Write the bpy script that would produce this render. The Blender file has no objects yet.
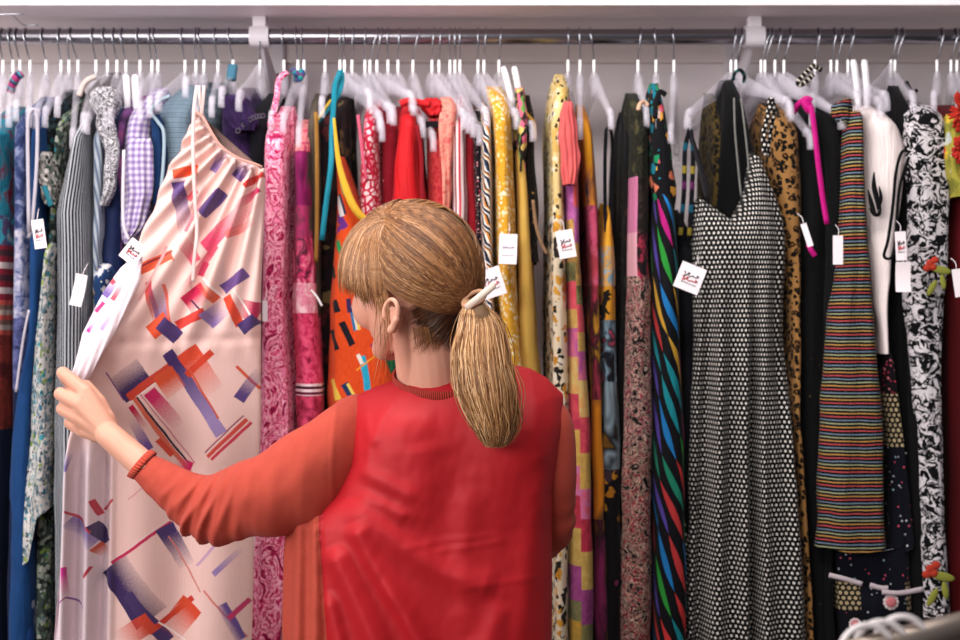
import bpy, bmesh, math, random
import numpy as np
from mathutils import Vector, Matrix, noise

C = bpy.context.scene.collection
FPX = 1333.33
CAMZ = 1.46
PI = math.pi
random.seed(7)

# ---------- placing helpers -------------------------------------------------
def P(px, py, Y):
    """point at depth Y whose bearing from the doorway is the given pixel"""
    return Vector(((px - 480) * Y / FPX, Y, CAMZ + (320 - py) * Y / FPX))

def lin(c):
    return c / 12.92 if c <= 0.04045 else ((c + 0.055) / 1.055) ** 2.4

def H(h):
    h = h.lstrip('#')
    return tuple(lin(int(h[i:i + 2], 16) / 255) for i in (0, 2, 4)) + (1.0,)

# ---------- object helpers --------------------------------------------------
def link(o):
    C.objects.link(o)
    return o

def tag(o, label, cat, group=None):
    o['label'] = label
    o['category'] = cat
    if group:
        o['group'] = group
    return o

def thing(name, loc, label, cat, group=None):
    o = link(bpy.data.objects.new(name, None))
    o.empty_display_size = 0.05
    o.location = loc
    return tag(o, label, cat, group)

def mesh_obj(name, V, F, mat, parent=None, smooth=True, uv=None):
    """V in world coordinates; the origin goes to the base centre of the mesh"""
    V = np.asarray(V, dtype=float)
    me = bpy.data.meshes.new(name)
    if parent is None:
        lo, hi = V.min(0), V.max(0)
        org = np.array([(lo[0] + hi[0]) / 2, (lo[1] + hi[1]) / 2, lo[2]])
    else:
        org = np.zeros(3)
    me.from_pydata((V - org).tolist(), [], F)
    if uv is not None:
        lay = me.uv_layers.new(name='UVMap')
        li = np.empty(len(me.loops), dtype=np.int32)
        me.loops.foreach_get('vertex_index', li)
        uvs = np.asarray(uv, dtype=np.float32)[li]
        lay.data.foreach_set('uv', uvs.ravel())
    if smooth:
        me.polygons.foreach_set('use_smooth', [True] * len(me.polygons))
    if mat:
        me.materials.append(mat)
    me.update()
    o = link(bpy.data.objects.new(name, me))
    if parent is None:
        o.location = org
    else:
        o.parent = parent
        # the vertices are in world coordinates; only a thing's own Empty stands off the origin
        t = Vector(parent.location) if parent.parent is None else Vector((0, 0, 0))
        o.matrix_parent_inverse = Matrix.Translation(-t)
    return o

class Geo:
    """collects shapes that make up ONE part"""
    def __init__(s):
        s.V, s.F, s.U = [], [], []
    def add(s, V, F, U=None):
        n = len(s.V)
        s.V += [tuple(v) for v in V]
        s.F += [tuple(i + n for i in f) for f in F]
        s.U += list(U) if U is not None else [(0.0, 0.0)] * len(V)
    def box(s, a, b, bev=0.0):
        a, b = Vector(a), Vector(b)
        bm = bmesh.new()
        bmesh.ops.create_cube(bm, size=1)
        for v in bm.verts:
            v.co = Vector([(a[i] + b[i]) / 2 + v.co[i] * (b[i] - a[i]) for i in range(3)])
        if bev:
            bmesh.ops.bevel(bm, geom=bm.edges[:], offset=bev, segments=2, affect='EDGES', profile=0.5)
        bm.verts.index_update()
        s.add([v.co[:] for v in bm.verts], [[v.index for v in f.verts] for f in bm.faces])
        bm.free()
    def sweep(s, pts, sec, up=(0, 1, 0), scale=None, cap=True, urand=None):
        """sweep a closed 2-D section (list of (n, b)) along pts; n lies across the path, b along up"""
        pts = [Vector(p) for p in pts]
        n, m = len(pts), len(sec)
        V, U = [], []
        L = 0.0
        for i, p in enumerate(pts):
            t = (pts[min(i + 1, n - 1)] - pts[max(i - 1, 0)])
            if t.length < 1e-9:
                t = Vector((0, 0, 1))
            t.normalize()
            u = Vector(up[i] if isinstance(up, list) else up)
            a = t.cross(u)
            if a.length < 1e-4:
                a = t.cross(Vector((1, 0, 0.01)))
            a.normalize()
            b = a.cross(t)
            k = scale[i] if scale is not None else 1.0
            if not isinstance(k, (tuple, list)):
                k = (k, k)
            if i:
                L += (p - pts[i - 1]).length
            for j, (sn, sb) in enumerate(sec):
                V.append(p + a * sn * k[0] + b * sb * k[1])
                U.append((urand, i / (n - 1)) if urand is not None else (sn * k[0], L))
        F = []
        for i in range(n - 1):
            for j in range(m):
                F.append((i * m + j, i * m + (j + 1) % m, (i + 1) * m + (j + 1) % m, (i + 1) * m + j))
        if cap:
            F.append(tuple(range(m))[::-1])
            F.append(tuple((n - 1) * m + j for j in range(m)))
        s.add(V, F, U)
    def tube(s, pts, r, seg=8, scale=None, up=(0, 1, 0), urand=None, cap=True):
        s.sweep(pts, [(r * math.cos(2 * PI * j / seg), r * math.sin(2 * PI * j / seg)) for j in range(seg)], up, scale, cap, urand)
    def ribbon(s, pts, w, th, up=(0, 1, 0), scale=None):
        a, b = w / 2, th / 2
        s.sweep(pts, [(-a, -b), (0, -b * 1.2), (a, -b), (a, b), (0, b * 1.2), (-a, b)], up, scale)
    def ball(s, c, r, seg=16, rot=None):
        c = Vector(c)
        if not isinstance(r, (tuple, list)):
            r = (r, r, r)
        V, F = [], []
        n = seg // 2 + 1
        for i in range(n + 1):
            th = PI * i / n
            for j in range(seg):
                ph = 2 * PI * j / seg
                q = Vector((r[0] * math.sin(th) * math.cos(ph), r[1] * math.sin(th) * math.sin(ph), r[2] * math.cos(th)))
                if rot is not None:
                    q = rot @ q
                V.append(c + q)
        for i in range(n):
            for j in range(seg):
                F.append((i * seg + j, (i + 1) * seg + j, (i + 1) * seg + (j + 1) % seg, i * seg + (j + 1) % seg))
        s.add(V, F)
    def capsule(s, a, b, ra, rb, seg=14):
        a, b = Vector(a), Vector(b)
        d = (b - a)
        L = d.length
        d = d / L if L > 1e-9 else Vector((0, 0, 1))
        x = d.orthogonal().normalized()
        y = d.cross(x)
        V, F = [], []
        R = []
        n = 6
        for i in range(n + 1):
            t = PI / 2 * i / n
            R.append((a - d * ra * math.cos(t), ra * math.sin(t)))
        for i in range(n + 1):
            t = PI / 2 * i / n
            R.append((b + d * rb * math.sin(t), rb * math.cos(t)))
        for c, r in R:
            r = max(r, 1e-5)
            for j in range(seg):
                q = 2 * PI * j / seg
                V.append(c + x * r * math.cos(q) + y * r * math.sin(q))
        for i in range(len(R) - 1):
            for j in range(seg):
                F.append((i * seg + j, i * seg + (j + 1) % seg, (i + 1) * seg + (j + 1) % seg, (i + 1) * seg + j))
        F.append(tuple(range(seg))[::-1])
        F.append(tuple((len(R) - 1) * seg + j for j in range(seg)))
        s.add(V, F)
    def build(s, name, mat, parent=None, smooth=True):
        return mesh_obj(name, s.V, s.F, mat, parent, smooth, s.U)

def smoothpts(pts, n=24):
    """Catmull-Rom through points"""
    pts = [Vector(p) for p in pts]
    out = []
    m = len(pts)
    for k in range(n + 1):
        f = k / n * (m - 1)
        i = min(int(f), m - 2)
        t = f - i
        p0 = pts[i - 1] if i > 0 else pts[0] * 2 - pts[1]
        p1, p2 = pts[i], pts[i + 1]
        p3 = pts[i + 2] if i + 2 < m else pts[-1] * 2 - pts[-2]
        out.append(0.5 * ((2 * p1) + (p2 - p0) * t + (2 * p0 - 5 * p1 + 4 * p2 - p3) * t * t + (3 * p1 - p0 - 3 * p2 + p3) * t ** 3))
    return out

def structure(o):
    o['kind'] = 'structure'
    return o

# ---------- node expressions -------------------------------------------------
class E:
    def __init__(s, b, k):
        s.b, s.s = b, k
    def m(s, op, *a):
        return s.b.math(op, s, *a)
    def __add__(s, o): return s.m('ADD', o)
    def __radd__(s, o): return s.m('ADD', o)
    def __sub__(s, o): return s.m('SUBTRACT', o)
    def __rsub__(s, o): return s.b.math('SUBTRACT', o, s)
    def __mul__(s, o): return s.m('MULTIPLY', o)
    def __rmul__(s, o): return s.m('MULTIPLY', o)
    def __truediv__(s, o): return s.m('DIVIDE', o)
    def fract(s): return s.m('FRACT')
    def floor(s): return s.m('FLOOR')
    def sin(s): return s.m('SINE')
    def abs(s): return s.m('ABSOLUTE')
    def lt(s, o): return s.m('LESS_THAN', o)
    def gt(s, o): return s.m('GREATER_THAN', o)
    def min(s, o): return s.m('MINIMUM', o)
    def max(s, o): return s.m('MAXIMUM', o)
    def clamp(s):
        e = s.m('ADD', 0.0)
        e.s.node.use_clamp = True
        return e

class Mat:
    def __init__(s, name):
        s.mat = bpy.data.materials.new(name)
        s.mat.use_nodes = True
        s.nt = s.mat.node_tree
        s.nt.nodes.clear()
        s.out = s.n('ShaderNodeOutputMaterial')
        uvn = s.n('ShaderNodeUVMap')
        s.uv = E(s, uvn.outputs[0])
        sep = s.n('ShaderNodeSeparateXYZ')
        s.nt.links.new(uvn.outputs[0], sep.inputs[0])
        s.u, s.v = E(s, sep.outputs[0]), E(s, sep.outputs[1])
    def n(s, t):
        return s.nt.nodes.new(t)
    def put(s, sock, val):
        if isinstance(val, E):
            s.nt.links.new(val.s, sock)
        elif val is not None:
            sock.default_value = val
    def math(s, op, *a):
        nd = s.n('ShaderNodeMath')
        nd.operation = op
        for i, x in enumerate(a):
            s.put(nd.inputs[i], x)
        return E(s, nd.outputs[0])
    def vec(s, x, y, z=0.0):
        nd = s.n('ShaderNodeCombineXYZ')
        for i, q in enumerate((x, y, z)):
            s.put(nd.inputs[i], q)
        return E(s, nd.outputs[0])
    def vmath(s, op, a, b):
        nd = s.n('ShaderNodeVectorMath')
        nd.operation = op
        s.put(nd.inputs[0], a)
        s.put(nd.inputs[1], b)
        return E(s, nd.outputs['Value'] if op == 'DOT_PRODUCT' else nd.outputs['Vector'])
    def noise(s, vec, scale, detail=2.0, rough=0.5, dist=0.0, color=False):
        nd = s.n('ShaderNodeTexNoise')
        s.put(nd.inputs['Vector'], vec)
        nd.inputs['Scale'].default_value = scale
        nd.inputs['Detail'].default_value = detail
        nd.inputs['Roughness'].default_value = rough
        nd.inputs['Distortion'].default_value = dist
        return E(s, nd.outputs['Color' if color else 'Fac'])
    def voro(s, vec, scale, feature='F1', rnd=1.0):
        nd = s.n('ShaderNodeTexVoronoi')
        nd.feature = feature
        s.put(nd.inputs['Vector'], vec)
        nd.inputs['Scale'].default_value = scale
        nd.inputs['Randomness'].default_value = rnd
        d = E(s, nd.outputs['Distance'])
        if feature == 'DISTANCE_TO_EDGE':
            return d, None, None
        sp = s.n('ShaderNodeSeparateColor')
        s.nt.links.new(nd.outputs['Color'], sp.inputs[0])
        return d, E(s, sp.outputs[0]), E(s, sp.outputs[1])
    def white(s, x):
        nd = s.n('ShaderNodeTexWhiteNoise')
        nd.noise_dimensions = '1D'
        s.put(nd.inputs['W'], x)
        return E(s, nd.outputs['Value'])
    def ramp(s, fac, stops, interp='CONSTANT'):
        nd = s.n('ShaderNodeValToRGB')
        cr = nd.color_ramp
        cr.interpolation = interp
        while len(cr.elements) < len(stops):
            cr.elements.new(1.0)
        for e, (p, c) in zip(cr.elements, stops):
            e.position = p
            e.color = H(c) if isinstance(c, str) else c
        s.put(nd.inputs[0], fac)
        return E(s, nd.outputs[0])
    def pick(s, fac, cols):
        k = len(cols)
        return s.ramp(fac, [(i / k, c) for i, c in enumerate(cols)])
    def mix(s, fac, a, b):
        nd = s.n('ShaderNodeMix')
        nd.data_type = 'RGBA'
        s.put(nd.inputs[0], fac)
        s.put(nd.inputs[6], H(a) if isinstance(a, str) else a)
        s.put(nd.inputs[7], H(b) if isinstance(b, str) else b)
        return E(s, nd.outputs[2])
    def warp(s, vec, scale, amt):
        c = s.noise(vec, scale, 2.0, color=True)
        o = s.vmath('SUBTRACT', c, (0.5, 0.5, 0.5))
        o = s.vmath('MULTIPLY', o, (amt, amt, 0))
        return s.vmath('ADD', vec, o)
    def finish(s, col, rough=0.8, sheen=0.0, bump=None, bstr=0.2, bdist=0.001, metal=0.0, trans=0.0, spec=0.3, sss=0.0, alpha=None):
        p = s.n('ShaderNodeBsdfPrincipled')
        s.put(p.inputs['Base Color'], H(col) if isinstance(col, str) else col)
        s.put(p.inputs['Roughness'], rough)
        p.inputs['Metallic'].default_value = metal
        p.inputs['Specular IOR Level'].default_value = spec
        p.inputs['Sheen Weight'].default_value = sheen
        p.inputs['Transmission Weight'].default_value = trans
        if sss:
            p.inputs['Subsurface Weight'].default_value = sss
            p.inputs['Subsurface Radius'].default_value = (0.012, 0.005, 0.003)
            p.inputs['Subsurface Scale'].default_value = 1.0
        if alpha is not None:
            s.put(p.inputs['Alpha'], alpha)
        if bump is not None:
            bn = s.n('ShaderNodeBump')
            bn.inputs['Strength'].default_value = bstr
            bn.inputs['Distance'].default_value = bdist
            s.put(bn.inputs['Height'], bump)
            s.nt.links.new(bn.outputs[0], p.inputs['Normal'])
        s.nt.links.new(p.outputs[0], s.out.inputs[0])
        return s.mat

# ---------- cloth patterns ---------------------------------------------------
def cloth(name, fn, rough=0.85, sheen=0.03, spec=0.12, weave=900, bstr=0.45, crease=1.0, tone=0.73):
    m = Mat(name)
    col = m.vmath('MULTIPLY', fn(m), (tone, tone * 0.98, tone * 0.98))
    wr = m.noise(m.vmath('MULTIPLY', m.uv, (55.0, 9.0, 1.0)), 1.0, 3.0, 0.55, 0.6) * crease
    return m.finish(col, rough, sheen, wr + m.noise(m.uv, weave, 1.0) * 0.03, bstr, 0.012, spec=spec)

def solid(c, c2=None, sc=25):
    return lambda m: m.mix(m.noise(m.uv, sc, 3.0), c, c2 or c)

def stripes(cols, period, axis='u', wob=0.0, slant=0.0):
    def f(m):
        t = (m.u if axis == 'u' else m.v)
        if slant:
            t = t + (m.v if axis == 'u' else m.u) * slant
        if wob:
            t = t + (m.noise(m.uv, 20, 1.0) - 0.5) * wob
        return m.pick((t / period + 100.0).fract(), cols)
    return f

def dots(bg, fg, sp, r=0.3, rnd=None, cols=None):
    def f(m):
        # hexagonal lattice: two square-ish lattices offset by half a cell
        a, b = sp, sp * 1.732
        def lat(ou, ov):
            x = ((m.u / a + ou + 50.0).fract() - 0.5) * a
            y = ((m.v / b + ov + 50.0).fract() - 0.5) * b
            return m.math('SQRT', x * x + y * y).lt(r * sp)
        return m.mix(lat(0, 0).max(lat(0.5, 0.5)), bg, fg)
    return f

def rdots(bg, cols, scale, r=0.3, amount=0.7):
    def f(m):
        d, c1, c2 = m.voro(m.uv, scale, rnd=0.75)
        return m.mix(d.lt(r) * c2.lt(amount), bg, m.pick(c1, cols))
    return f

def floral(bg, layers, warp=0.045):
    """layers: (palette, voronoi scale, size 0..1, share of cells)"""
    def f(m):
        col = None
        for k, (cols, sc, size, share) in enumerate(layers):
            vv = m.vmath('ADD', m.warp(m.uv, sc * 0.9, warp * 20 / sc), (3.1 * k, 1.7 * k, 0))
            d, c1, c2 = m.voro(vv, sc)
            edge = (m.noise(vv, sc * 2.2, 2.0) - 0.5) * 0.7 + d
            col = m.mix(edge.lt(size) * c2.lt(share), bg if col is None else col, m.pick(c1, cols))
        return col
    return f

def blotch(cols, scale, detail=3.0, dist=0.6, spread=(0.36, 0.64), stretch=1.0):
    def f(m):
        v = m.vmath('MULTIPLY', m.uv, (1.0, 1.0 / stretch, 1.0))
        t = m.noise(v, scale, detail, 0.6, dist)
        lo, hi = spread
        k = len(cols)
        return m.ramp(t, [(0.0 if i == 0 else lo + (hi - lo) * i / k, c) for i, c in enumerate(cols)])
    return f

def softblotch(cols, scale, detail=4.0, dist=0.8, spread=(0.37, 0.63), stretch=1.0):
    def f(m):
        v = m.vmath('MULTIPLY', m.uv, (1.0, 1.0 / stretch, 1.0))
        t = m.noise(v, scale, detail, 0.65, dist)
        lo, hi = spread
        k = len(cols) - 1
        return m.ramp(t, [(lo + (hi - lo) * i / k, c) for i, c in enumerate(cols)], 'LINEAR')
    return f

def gingham(a, b, c, period):
    def f(m):
        x = (m.u / period + 50.0).fract().lt(0.5)
        y = (m.v / period + 50.0).fract().lt(0.5)
        return m.mix(x * y, m.mix(x.max(y), a, b), c)
    return f

def bands(list_py, Yf, stagger=0.0):
    """list of (py where it starts, pattern) top to bottom, hard seams between the tiers of a dress"""
    def f(m):
        col = None
        for py, fn in list_py:
            c = fn(m)
            if col is None:
                col = c
            else:
                z = CAMZ + (320 - py) * Yf / FPX
                vv = m.v if not stagger else m.v + m.u.gt(0.004) * stagger
                col = m.mix(vv.lt(z), col, c)
        return col
    return f

def leopard(bg, spot, inner, scale):
    def f(m):
        v = m.warp(m.uv, scale * 0.8, 0.5 / scale)
        d, c1, c2 = m.voro(v, scale)
        dd = d + (m.noise(v, scale * 2.5, 1.0) - 0.5) * 0.5
        return m.mix(dd.lt(0.5), bg, m.mix(dd.lt(0.2) * c2.lt(0.7), inner, spot))
    return f

def leaves(bg, cols, L, W, seed=0):
    """long curved leaves lying slantwise on a dark ground"""
    def f(m):
        uu = m.u + (m.v * 30.0).sin() * 0.004
        a = 0.42
        x = uu * math.cos(a) + m.v * math.sin(a) * -1.0
        # run down the cloth, drifting to the right
        s_ = (m.v * -0.93 + m.u * 0.36)
        t_ = (m.u * 0.93 + m.v * 0.36) + (m.v * 22.0).sin() * 0.003
        row = (t_ / W + 60.0).floor()
        off = m.white(row + seed)
        q = s_ / L + off + 40.0
        cell = q.floor()
        ss = q.fract()
        tt = ((t_ / W + 60.0).fract() - 0.5).abs()
        width = (ss * PI).sin() * 0.27
        cc = m.pick(m.white(cell * 7.31 + row * 3.17), cols)
        return m.mix(tt.lt(width), bg, cc)
    return f

def print_segments(base, segs, px=True):
    """cloth print drawn as bars in cloth coordinates (hundredths): (x0, y0, x1, y1, width, colour, fade)
    fade: 0 none, 1 fades along its length, -1 fades in along, 2 fades across"""
    def f(m):
        col = base(m)
        w = m.warp(m.uv, 4.0, 0.03)
        gr = m.noise(m.uv, 60, 2.0)
        for x0, y0, x1, y1, wd, c, fade in segs:
            x0, y0, x1, y1, wd = x0 / 100, y0 / 100, x1 / 100, y1 / 100, wd / 100
            dx, dy = x1 - x0, y1 - y0
            L = math.hypot(dx, dy)
            dx, dy = dx / L, dy / L
            q = m.vmath('SUBTRACT', w, (x0, y0, 0))
            t = m.vmath('DOT_PRODUCT', q, (dx / L, dy / L, 0))
            n = m.vmath('DOT_PRODUCT', q, (-dy / wd, dx / wd, 0))
            inside = t.gt(0.0) * t.lt(1.0) * n.abs().lt(0.5)
            if fade == 1:
                al = (1.25 - t * 1.15) + (gr - 0.5) * 0.5
            elif fade == -1:
                al = t * 1.2 + (gr - 0.5) * 0.5
            elif fade == 2:
                al = (0.85 - n * 1.2) + (gr - 0.5) * 0.5
            elif fade == -2:
                al = (0.85 + n * 1.2) + (gr - 0.5) * 0.5
            else:
                al = None
            k = inside if al is None else inside * al.clamp()
            col = m.mix(k, col, c)
        return col
    return f

# ---------- garments ---------------------------------------------------------
def interp(lst, y):
    return float(np.interp(y, [a for a, _ in lst], [b for _, b in lst]))

def garment(name, label, cat, edge, Yf, d, mat, top=None, bot=None, nf=5, amp=0.009, wob=3.0, rise=0.05, p=0.6, rows=40, cols=72,
            group=None, parent=None, close=26, seed=None, uvmode='m', ridges=None, drift=0.6, yshift=None, topb=None, depthfn=None):
    """A hanging garment as a closed sleeve of cloth.  edge: (y, xl, xr) read at its front depth Yf; d: depth from front to back."""
    seed = seed if seed is not None else sum(map(ord, label)) % 997
    rng = random.Random(seed)
    if edge[-1][0] in (640, 645):                    # long hems run on below the picture
        edge = list(edge) + [(720, edge[-1][1], edge[-1][2])]
    ys = [e[0] for e in edge]
    xl = [(e[0], e[1]) for e in edge]
    xr = [(e[0], e[2]) for e in edge]
    y0, y1 = ys[0], ys[-1]
    ph = [rng.uniform(0, 6.28) for _ in range(4)]
    k1 = rng.uniform(-1, 1)
    V, U = [], []
    q = Yf / FPX
    # even steps round a rounded-box outline, seam at the back
    wm = max(0.01, sum(e[2] - e[1] for e in edge) / len(edge) * q / 2)
    dense = [-PI / 2 + 2 * PI * j / 2000 for j in range(2001)]
    sup = [(math.copysign(abs(math.cos(t)) ** p, math.cos(t)), math.copysign(abs(math.sin(t)) ** p, math.sin(t))) for t in dense]   # (+1 right, +1 toward the room)
    acc = [0.0]
    for a_, b_ in zip(sup[:-1], sup[1:]):
        acc.append(acc[-1] + math.hypot((b_[0] - a_[0]) * wm, (b_[1] - a_[1]) * d / 2))
    th = [float(np.interp((j + 0.5) / cols * acc[-1], acc, dense)) for j in range(cols)]
    base = [(math.copysign(abs(math.cos(t)) ** p, math.cos(t)), math.copysign(abs(math.sin(t)) ** p, math.sin(t))) for t in th]
    for i in range(rows + 1):
        t = i / rows
        for j, (cx, cy) in enumerate(base):
            s = (cx + 1) / 2
            tp = topb if (topb and cy < -0.15) else top
            yt = y0 if tp is None else interp(tp, s)
            yb = y1 if bot is None else interp(bot, s)
            y = yt + (yb - yt) * t ** 1.15
            L, R = interp(xl, y), interp(xr, y)
            if wob:
                L += wob * noise.noise(Vector((y / 38.0, seed * 0.37, 0.5))) * t
                R += wob * noise.noise(Vector((y / 38.0, seed * 0.37, 9.5))) * t
            c, w = (L + R) / 2, (R - L) / 2
            dd = d
            if close:
                k = min(1.0, (y - yt) / close)
                dd = d * math.sqrt(max(0.0, 1 - (1 - k) ** 2)) * 0.97 + d * 0.03
            if depthfn:
                dd *= depthfn(y)
            yd = dd / 2 * cy                       # + is toward the viewer
            # pleats run round the whole sleeve
            arc = j / cols * nf * 2
            k = 0.35 + 0.65 * t
            a = amp * k * ((1 - 1.7 * abs(math.sin(PI * arc + ph[0] + drift * k1 * t * 2))) * 0.75
                           + 0.35 * math.sin(2 * PI * arc * 1.73 + ph[1] + t * 2.5)
                           + 0.8 * (noise.noise(Vector((cx * 2.2 + seed, cy * 2.2, t * 5))) ))
            X = (c - 480) * q + cx * w * q
            Y = Yf + d / 2 - yd
            Z = CAMZ + (320 - y) * q
            nx, ny = cx, -cy
            nl = math.hypot(nx * 0.6, ny) or 1
            X += a * nx / nl * 0.5
            Y += a * ny / nl
            if rise:
                Z += rise * max(0.0, 1 - abs(2 * (Y - Yf) / d - 1)) * max(0.0, 1 - (y - yt) / 160)
            if yshift:
                dy = yshift(s, y)
                kk = (Yf + dy) / Yf
                X *= kk
                Z = CAMZ + (Z - CAMZ) * kk
                Y += dy
            if ridges and cy > 0:
                Y -= ridges(L + (R - L) * s, y)
            V.append((X, Y, Z))
            if uvmode == 'px':
                U.append(((L + (R - L) * s) / 100, y / 100))
            else:
                U.append([0.0, Z])
    n = cols
    if uvmode == 'm':
        # unroll: arc length round the sleeve, zero at the middle of the front
        A = np.array(V).reshape(rows + 1, n, 3)
        seg = np.linalg.norm(np.roll(A, -1, 1) - A, axis=2)
        cum = np.concatenate([np.zeros((rows + 1, 1)), np.cumsum(seg, 1)[:, :-1]], 1)
        mid = cum[:, n // 2][:, None]
        UU = cum - mid
        for i in range(rows + 1):
            for j in range(n):
                U[i * n + j][0] = -float(UU[i, j])
    F = []
    for i in range(rows):
        for j in range(n):
            j2 = (j + 1) % n
            F.append((i * n + j, i * n + j2, (i + 1) * n + j2, (i + 1) * n + j))
    F.append(tuple(range(n))[::-1])
    o = mesh_obj(name, V, F, mat, parent, True, U)
    if parent is None:
        tag(o, label, cat, group)
    return o

def root_for(name, label, cat, px, Y, group=None, py=640):
    return thing(name, P(px, py, Y), label, cat, group)

def strap(parent, name, pts, wpx, mat, Y=2.6, th=0.002, n=20, sc=None):
    g = Geo()
    q = [P(p[0], p[1], p[2] if len(p) > 2 else Y) for p in pts]
    g.ribbon(smoothpts(q, n), wpx * Y / FPX, th, scale=sc)
    return g.build(name, mat, parent)
# ======================= the shop fitting =====================================
def plain(name, c, rough=0.6, sc=8, var=0.06, bump=0.1, spec=0.3):
    m = Mat(name)
    tc = m.n('ShaderNodeTexCoord')
    v = E(m, tc.outputs['Object'])
    t = m.noise(v, sc, 3.0)
    a = H(c)
    b = tuple(x * (1 - var) for x in a[:3]) + (1,)
    return m.finish(m.mix(t, a, b), rough, 0, m.noise(v, 140, 2.0), bump, 0.0005, spec=spec)

m_wall = plain('painted_wall', '#f3e8ea', 0.8, 2.5, 0.10)
m_shelf = plain('shelf_laminate', '#efe3e6', 0.45, 2.0, 0.03)
m_trim = plain('batten_paint', '#ecdfdc', 0.6, 3.0, 0.06)
m_floor = plain('floor_boards', '#7d6a5c', 0.5, 4.0, 0.3)
m_slot = plain('slot_shadow', '#15141a', 0.9)
m_bracket = plain('bracket_enamel', '#e8e0e6', 0.35, 4, 0.02)
m_side = plain('room_paint', '#d8cfcc', 0.9, 2.0, 0.04)

def metal(name, c, rough):
    m = Mat(name)
    return m.finish(H(c), rough, metal=1.0)
m_chrome = metal('chrome', '#9a969c', 0.27)
m_wire = metal('steel_wire', '#b4b4bc', 0.22)

def quad_wall(name, a, b, mat):
    g = Geo()
    g.box(a, b)
    return structure(g.build(name, mat, None, False))

quad_wall('wall_back', (-2.6, 3.05, 0), (2.6, 3.15, 2.9), m_wall)
quad_wall('floor', (-2.6, -0.6, -0.06), (2.6, 3.15, 0), m_floor)
g = Geo(); g.box((-2.6, 3.038, 2.046), (2.6, 3.05, 2.088), 0.002)
structure(g.build('trim_1', m_trim, None, False))

g = Geo()
g.box((-2.59, 2.675, 2.0915), (2.59, 3.045, 2.121), 0.002)
o = g.build('shelf_board', m_shelf, None, False)
tag(o, 'long white shelf board running above the whole clothes rail', 'shelf')

RAIL_Y, RAIL_R = 2.78, 0.0160
RAIL_Z = CAMZ + (320 - 36.8) * RAIL_Y / FPX
g = Geo()
g.tube([(-2.59, RAIL_Y, RAIL_Z), (2.59, RAIL_Y, RAIL_Z)], RAIL_R, 32)
o = g.build('clothes_rail', m_chrome)
tag(o, 'long chrome clothes rail under the white shelf, full of hangers', 'rail')

def rail_bracket(px, label):
    x = (px - 480) * RAIL_Y / FPX
    r = thing('rail_bracket', (x, RAIL_Y, RAIL_Z), label, 'bracket', 'white rail brackets')
    g = Geo()                                   # cup round the rail
    n = 20
    for (ra, rb) in ((RAIL_R + 0.0005, RAIL_R + 0.006),):
        V, F = [], []
        for xx in (-0.02, 0.02):
            for rr in (ra, rb):
                for j in range(n):
                    t = 2 * PI * j / n
                    V.append((x + xx, RAIL_Y + rr * math.cos(t), RAIL_Z + rr * math.sin(t)))
        for j in range(n):
            k = (j + 1) % n
            F += [(j, k, n + k, n + j), (2 * n + j, 3 * n + j, 3 * n + k, 2 * n + k), (n + j, n + k, 3 * n + k, 3 * n + j), (j, 2 * n + j, 2 * n + k, k)]
        g.add(V, F)
    g.build('cup', m_bracket, r, False)
    g = Geo(); g.box((x - 0.014, RAIL_Y - 0.012, RAIL_Z + 0.019), (x + 0.014, RAIL_Y + 0.012, 2.0915), 0.002)
    g.build('drop_arm', m_bracket, r, False)
    g = Geo()
    pr = [(RAIL_Y + 0.02, RAIL_Z + 0.012), (RAIL_Y + 0.02, RAIL_Z - 0.014), (3.036, RAIL_Z - 0.20), (3.036, RAIL_Z - 0.06)]
    V = [(x + s * 0.003, y, z) for s in (-1, 1) for y, z in pr]
    g.add(V, [(0, 1, 2, 3), (7, 6, 5, 4), (0, 4, 5, 1), (1, 5, 6, 2), (2, 6, 7, 3), (3, 7, 4, 0)])
    g.build('gusset', m_bracket, r, False)
    s = thing('slotted_upright', (x, 3.03, 0.2), 'white slotted upright on the wall behind the ' + ('left' if px < 400 else 'right') + ' rail bracket', 'upright', 'slotted wall uprights')
    g = Geo(); g.box((x - 0.0145, 3.026, 0.2), (x + 0.0145, 3.0495, 2.09), 0.001)
    g.build('channel', m_bracket, s, False)
    sl = Geo()
    for k in range(60):
        z = 2.01 - k * 0.03
        sl.box((x - 0.0035, 3.0245, z - 0.009), (x + 0.0035, 3.027, z + 0.009))
    sl.build('slot_row', m_slot, s, False)
rail_bracket(260, 'white rail bracket behind the purple garment, left of the woman')
rail_bracket(754, 'white rail bracket above the black and white dotted dress')

# small wire prong under the shelf, far left
g = Geo()
g.tube(smoothpts([P(-8, 14.5, 2.69), P(12, 14.2, 2.69), P(24, 14, 2.70)], 10) , 0.0016, 8)
g.tube(smoothpts([P(12, 14.2, 2.69), P(16, 18, 2.74), P(24, 25, 2.77), P(38, 25.2, 2.77)], 12), 0.0014, 8)
o = g.build('wire_prong', m_wire)
tag(o, 'bent steel wire prong poking out under the shelf at far left', 'wire hook')

# ======================= hangers ==============================================
def plastic(name, c, rough=0.3, alpha=0.5):
    m = Mat(name)
    return m.finish(H(c), rough, spec=0.6, alpha=alpha)
m_clear = plastic('frosted_plastic', '#e6dfeb', 0.2, 0.22)
m_tip = plastic('frosted_plastic_end', '#e9e2ee', 0.22, 0.26)
m_ferrule = plastic('white_plastic', '#fdfbfc', 0.3, 1.0)
m_peg = plastic('white_peg_plastic', '#f6f2f6', 0.3, 0.7)

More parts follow.
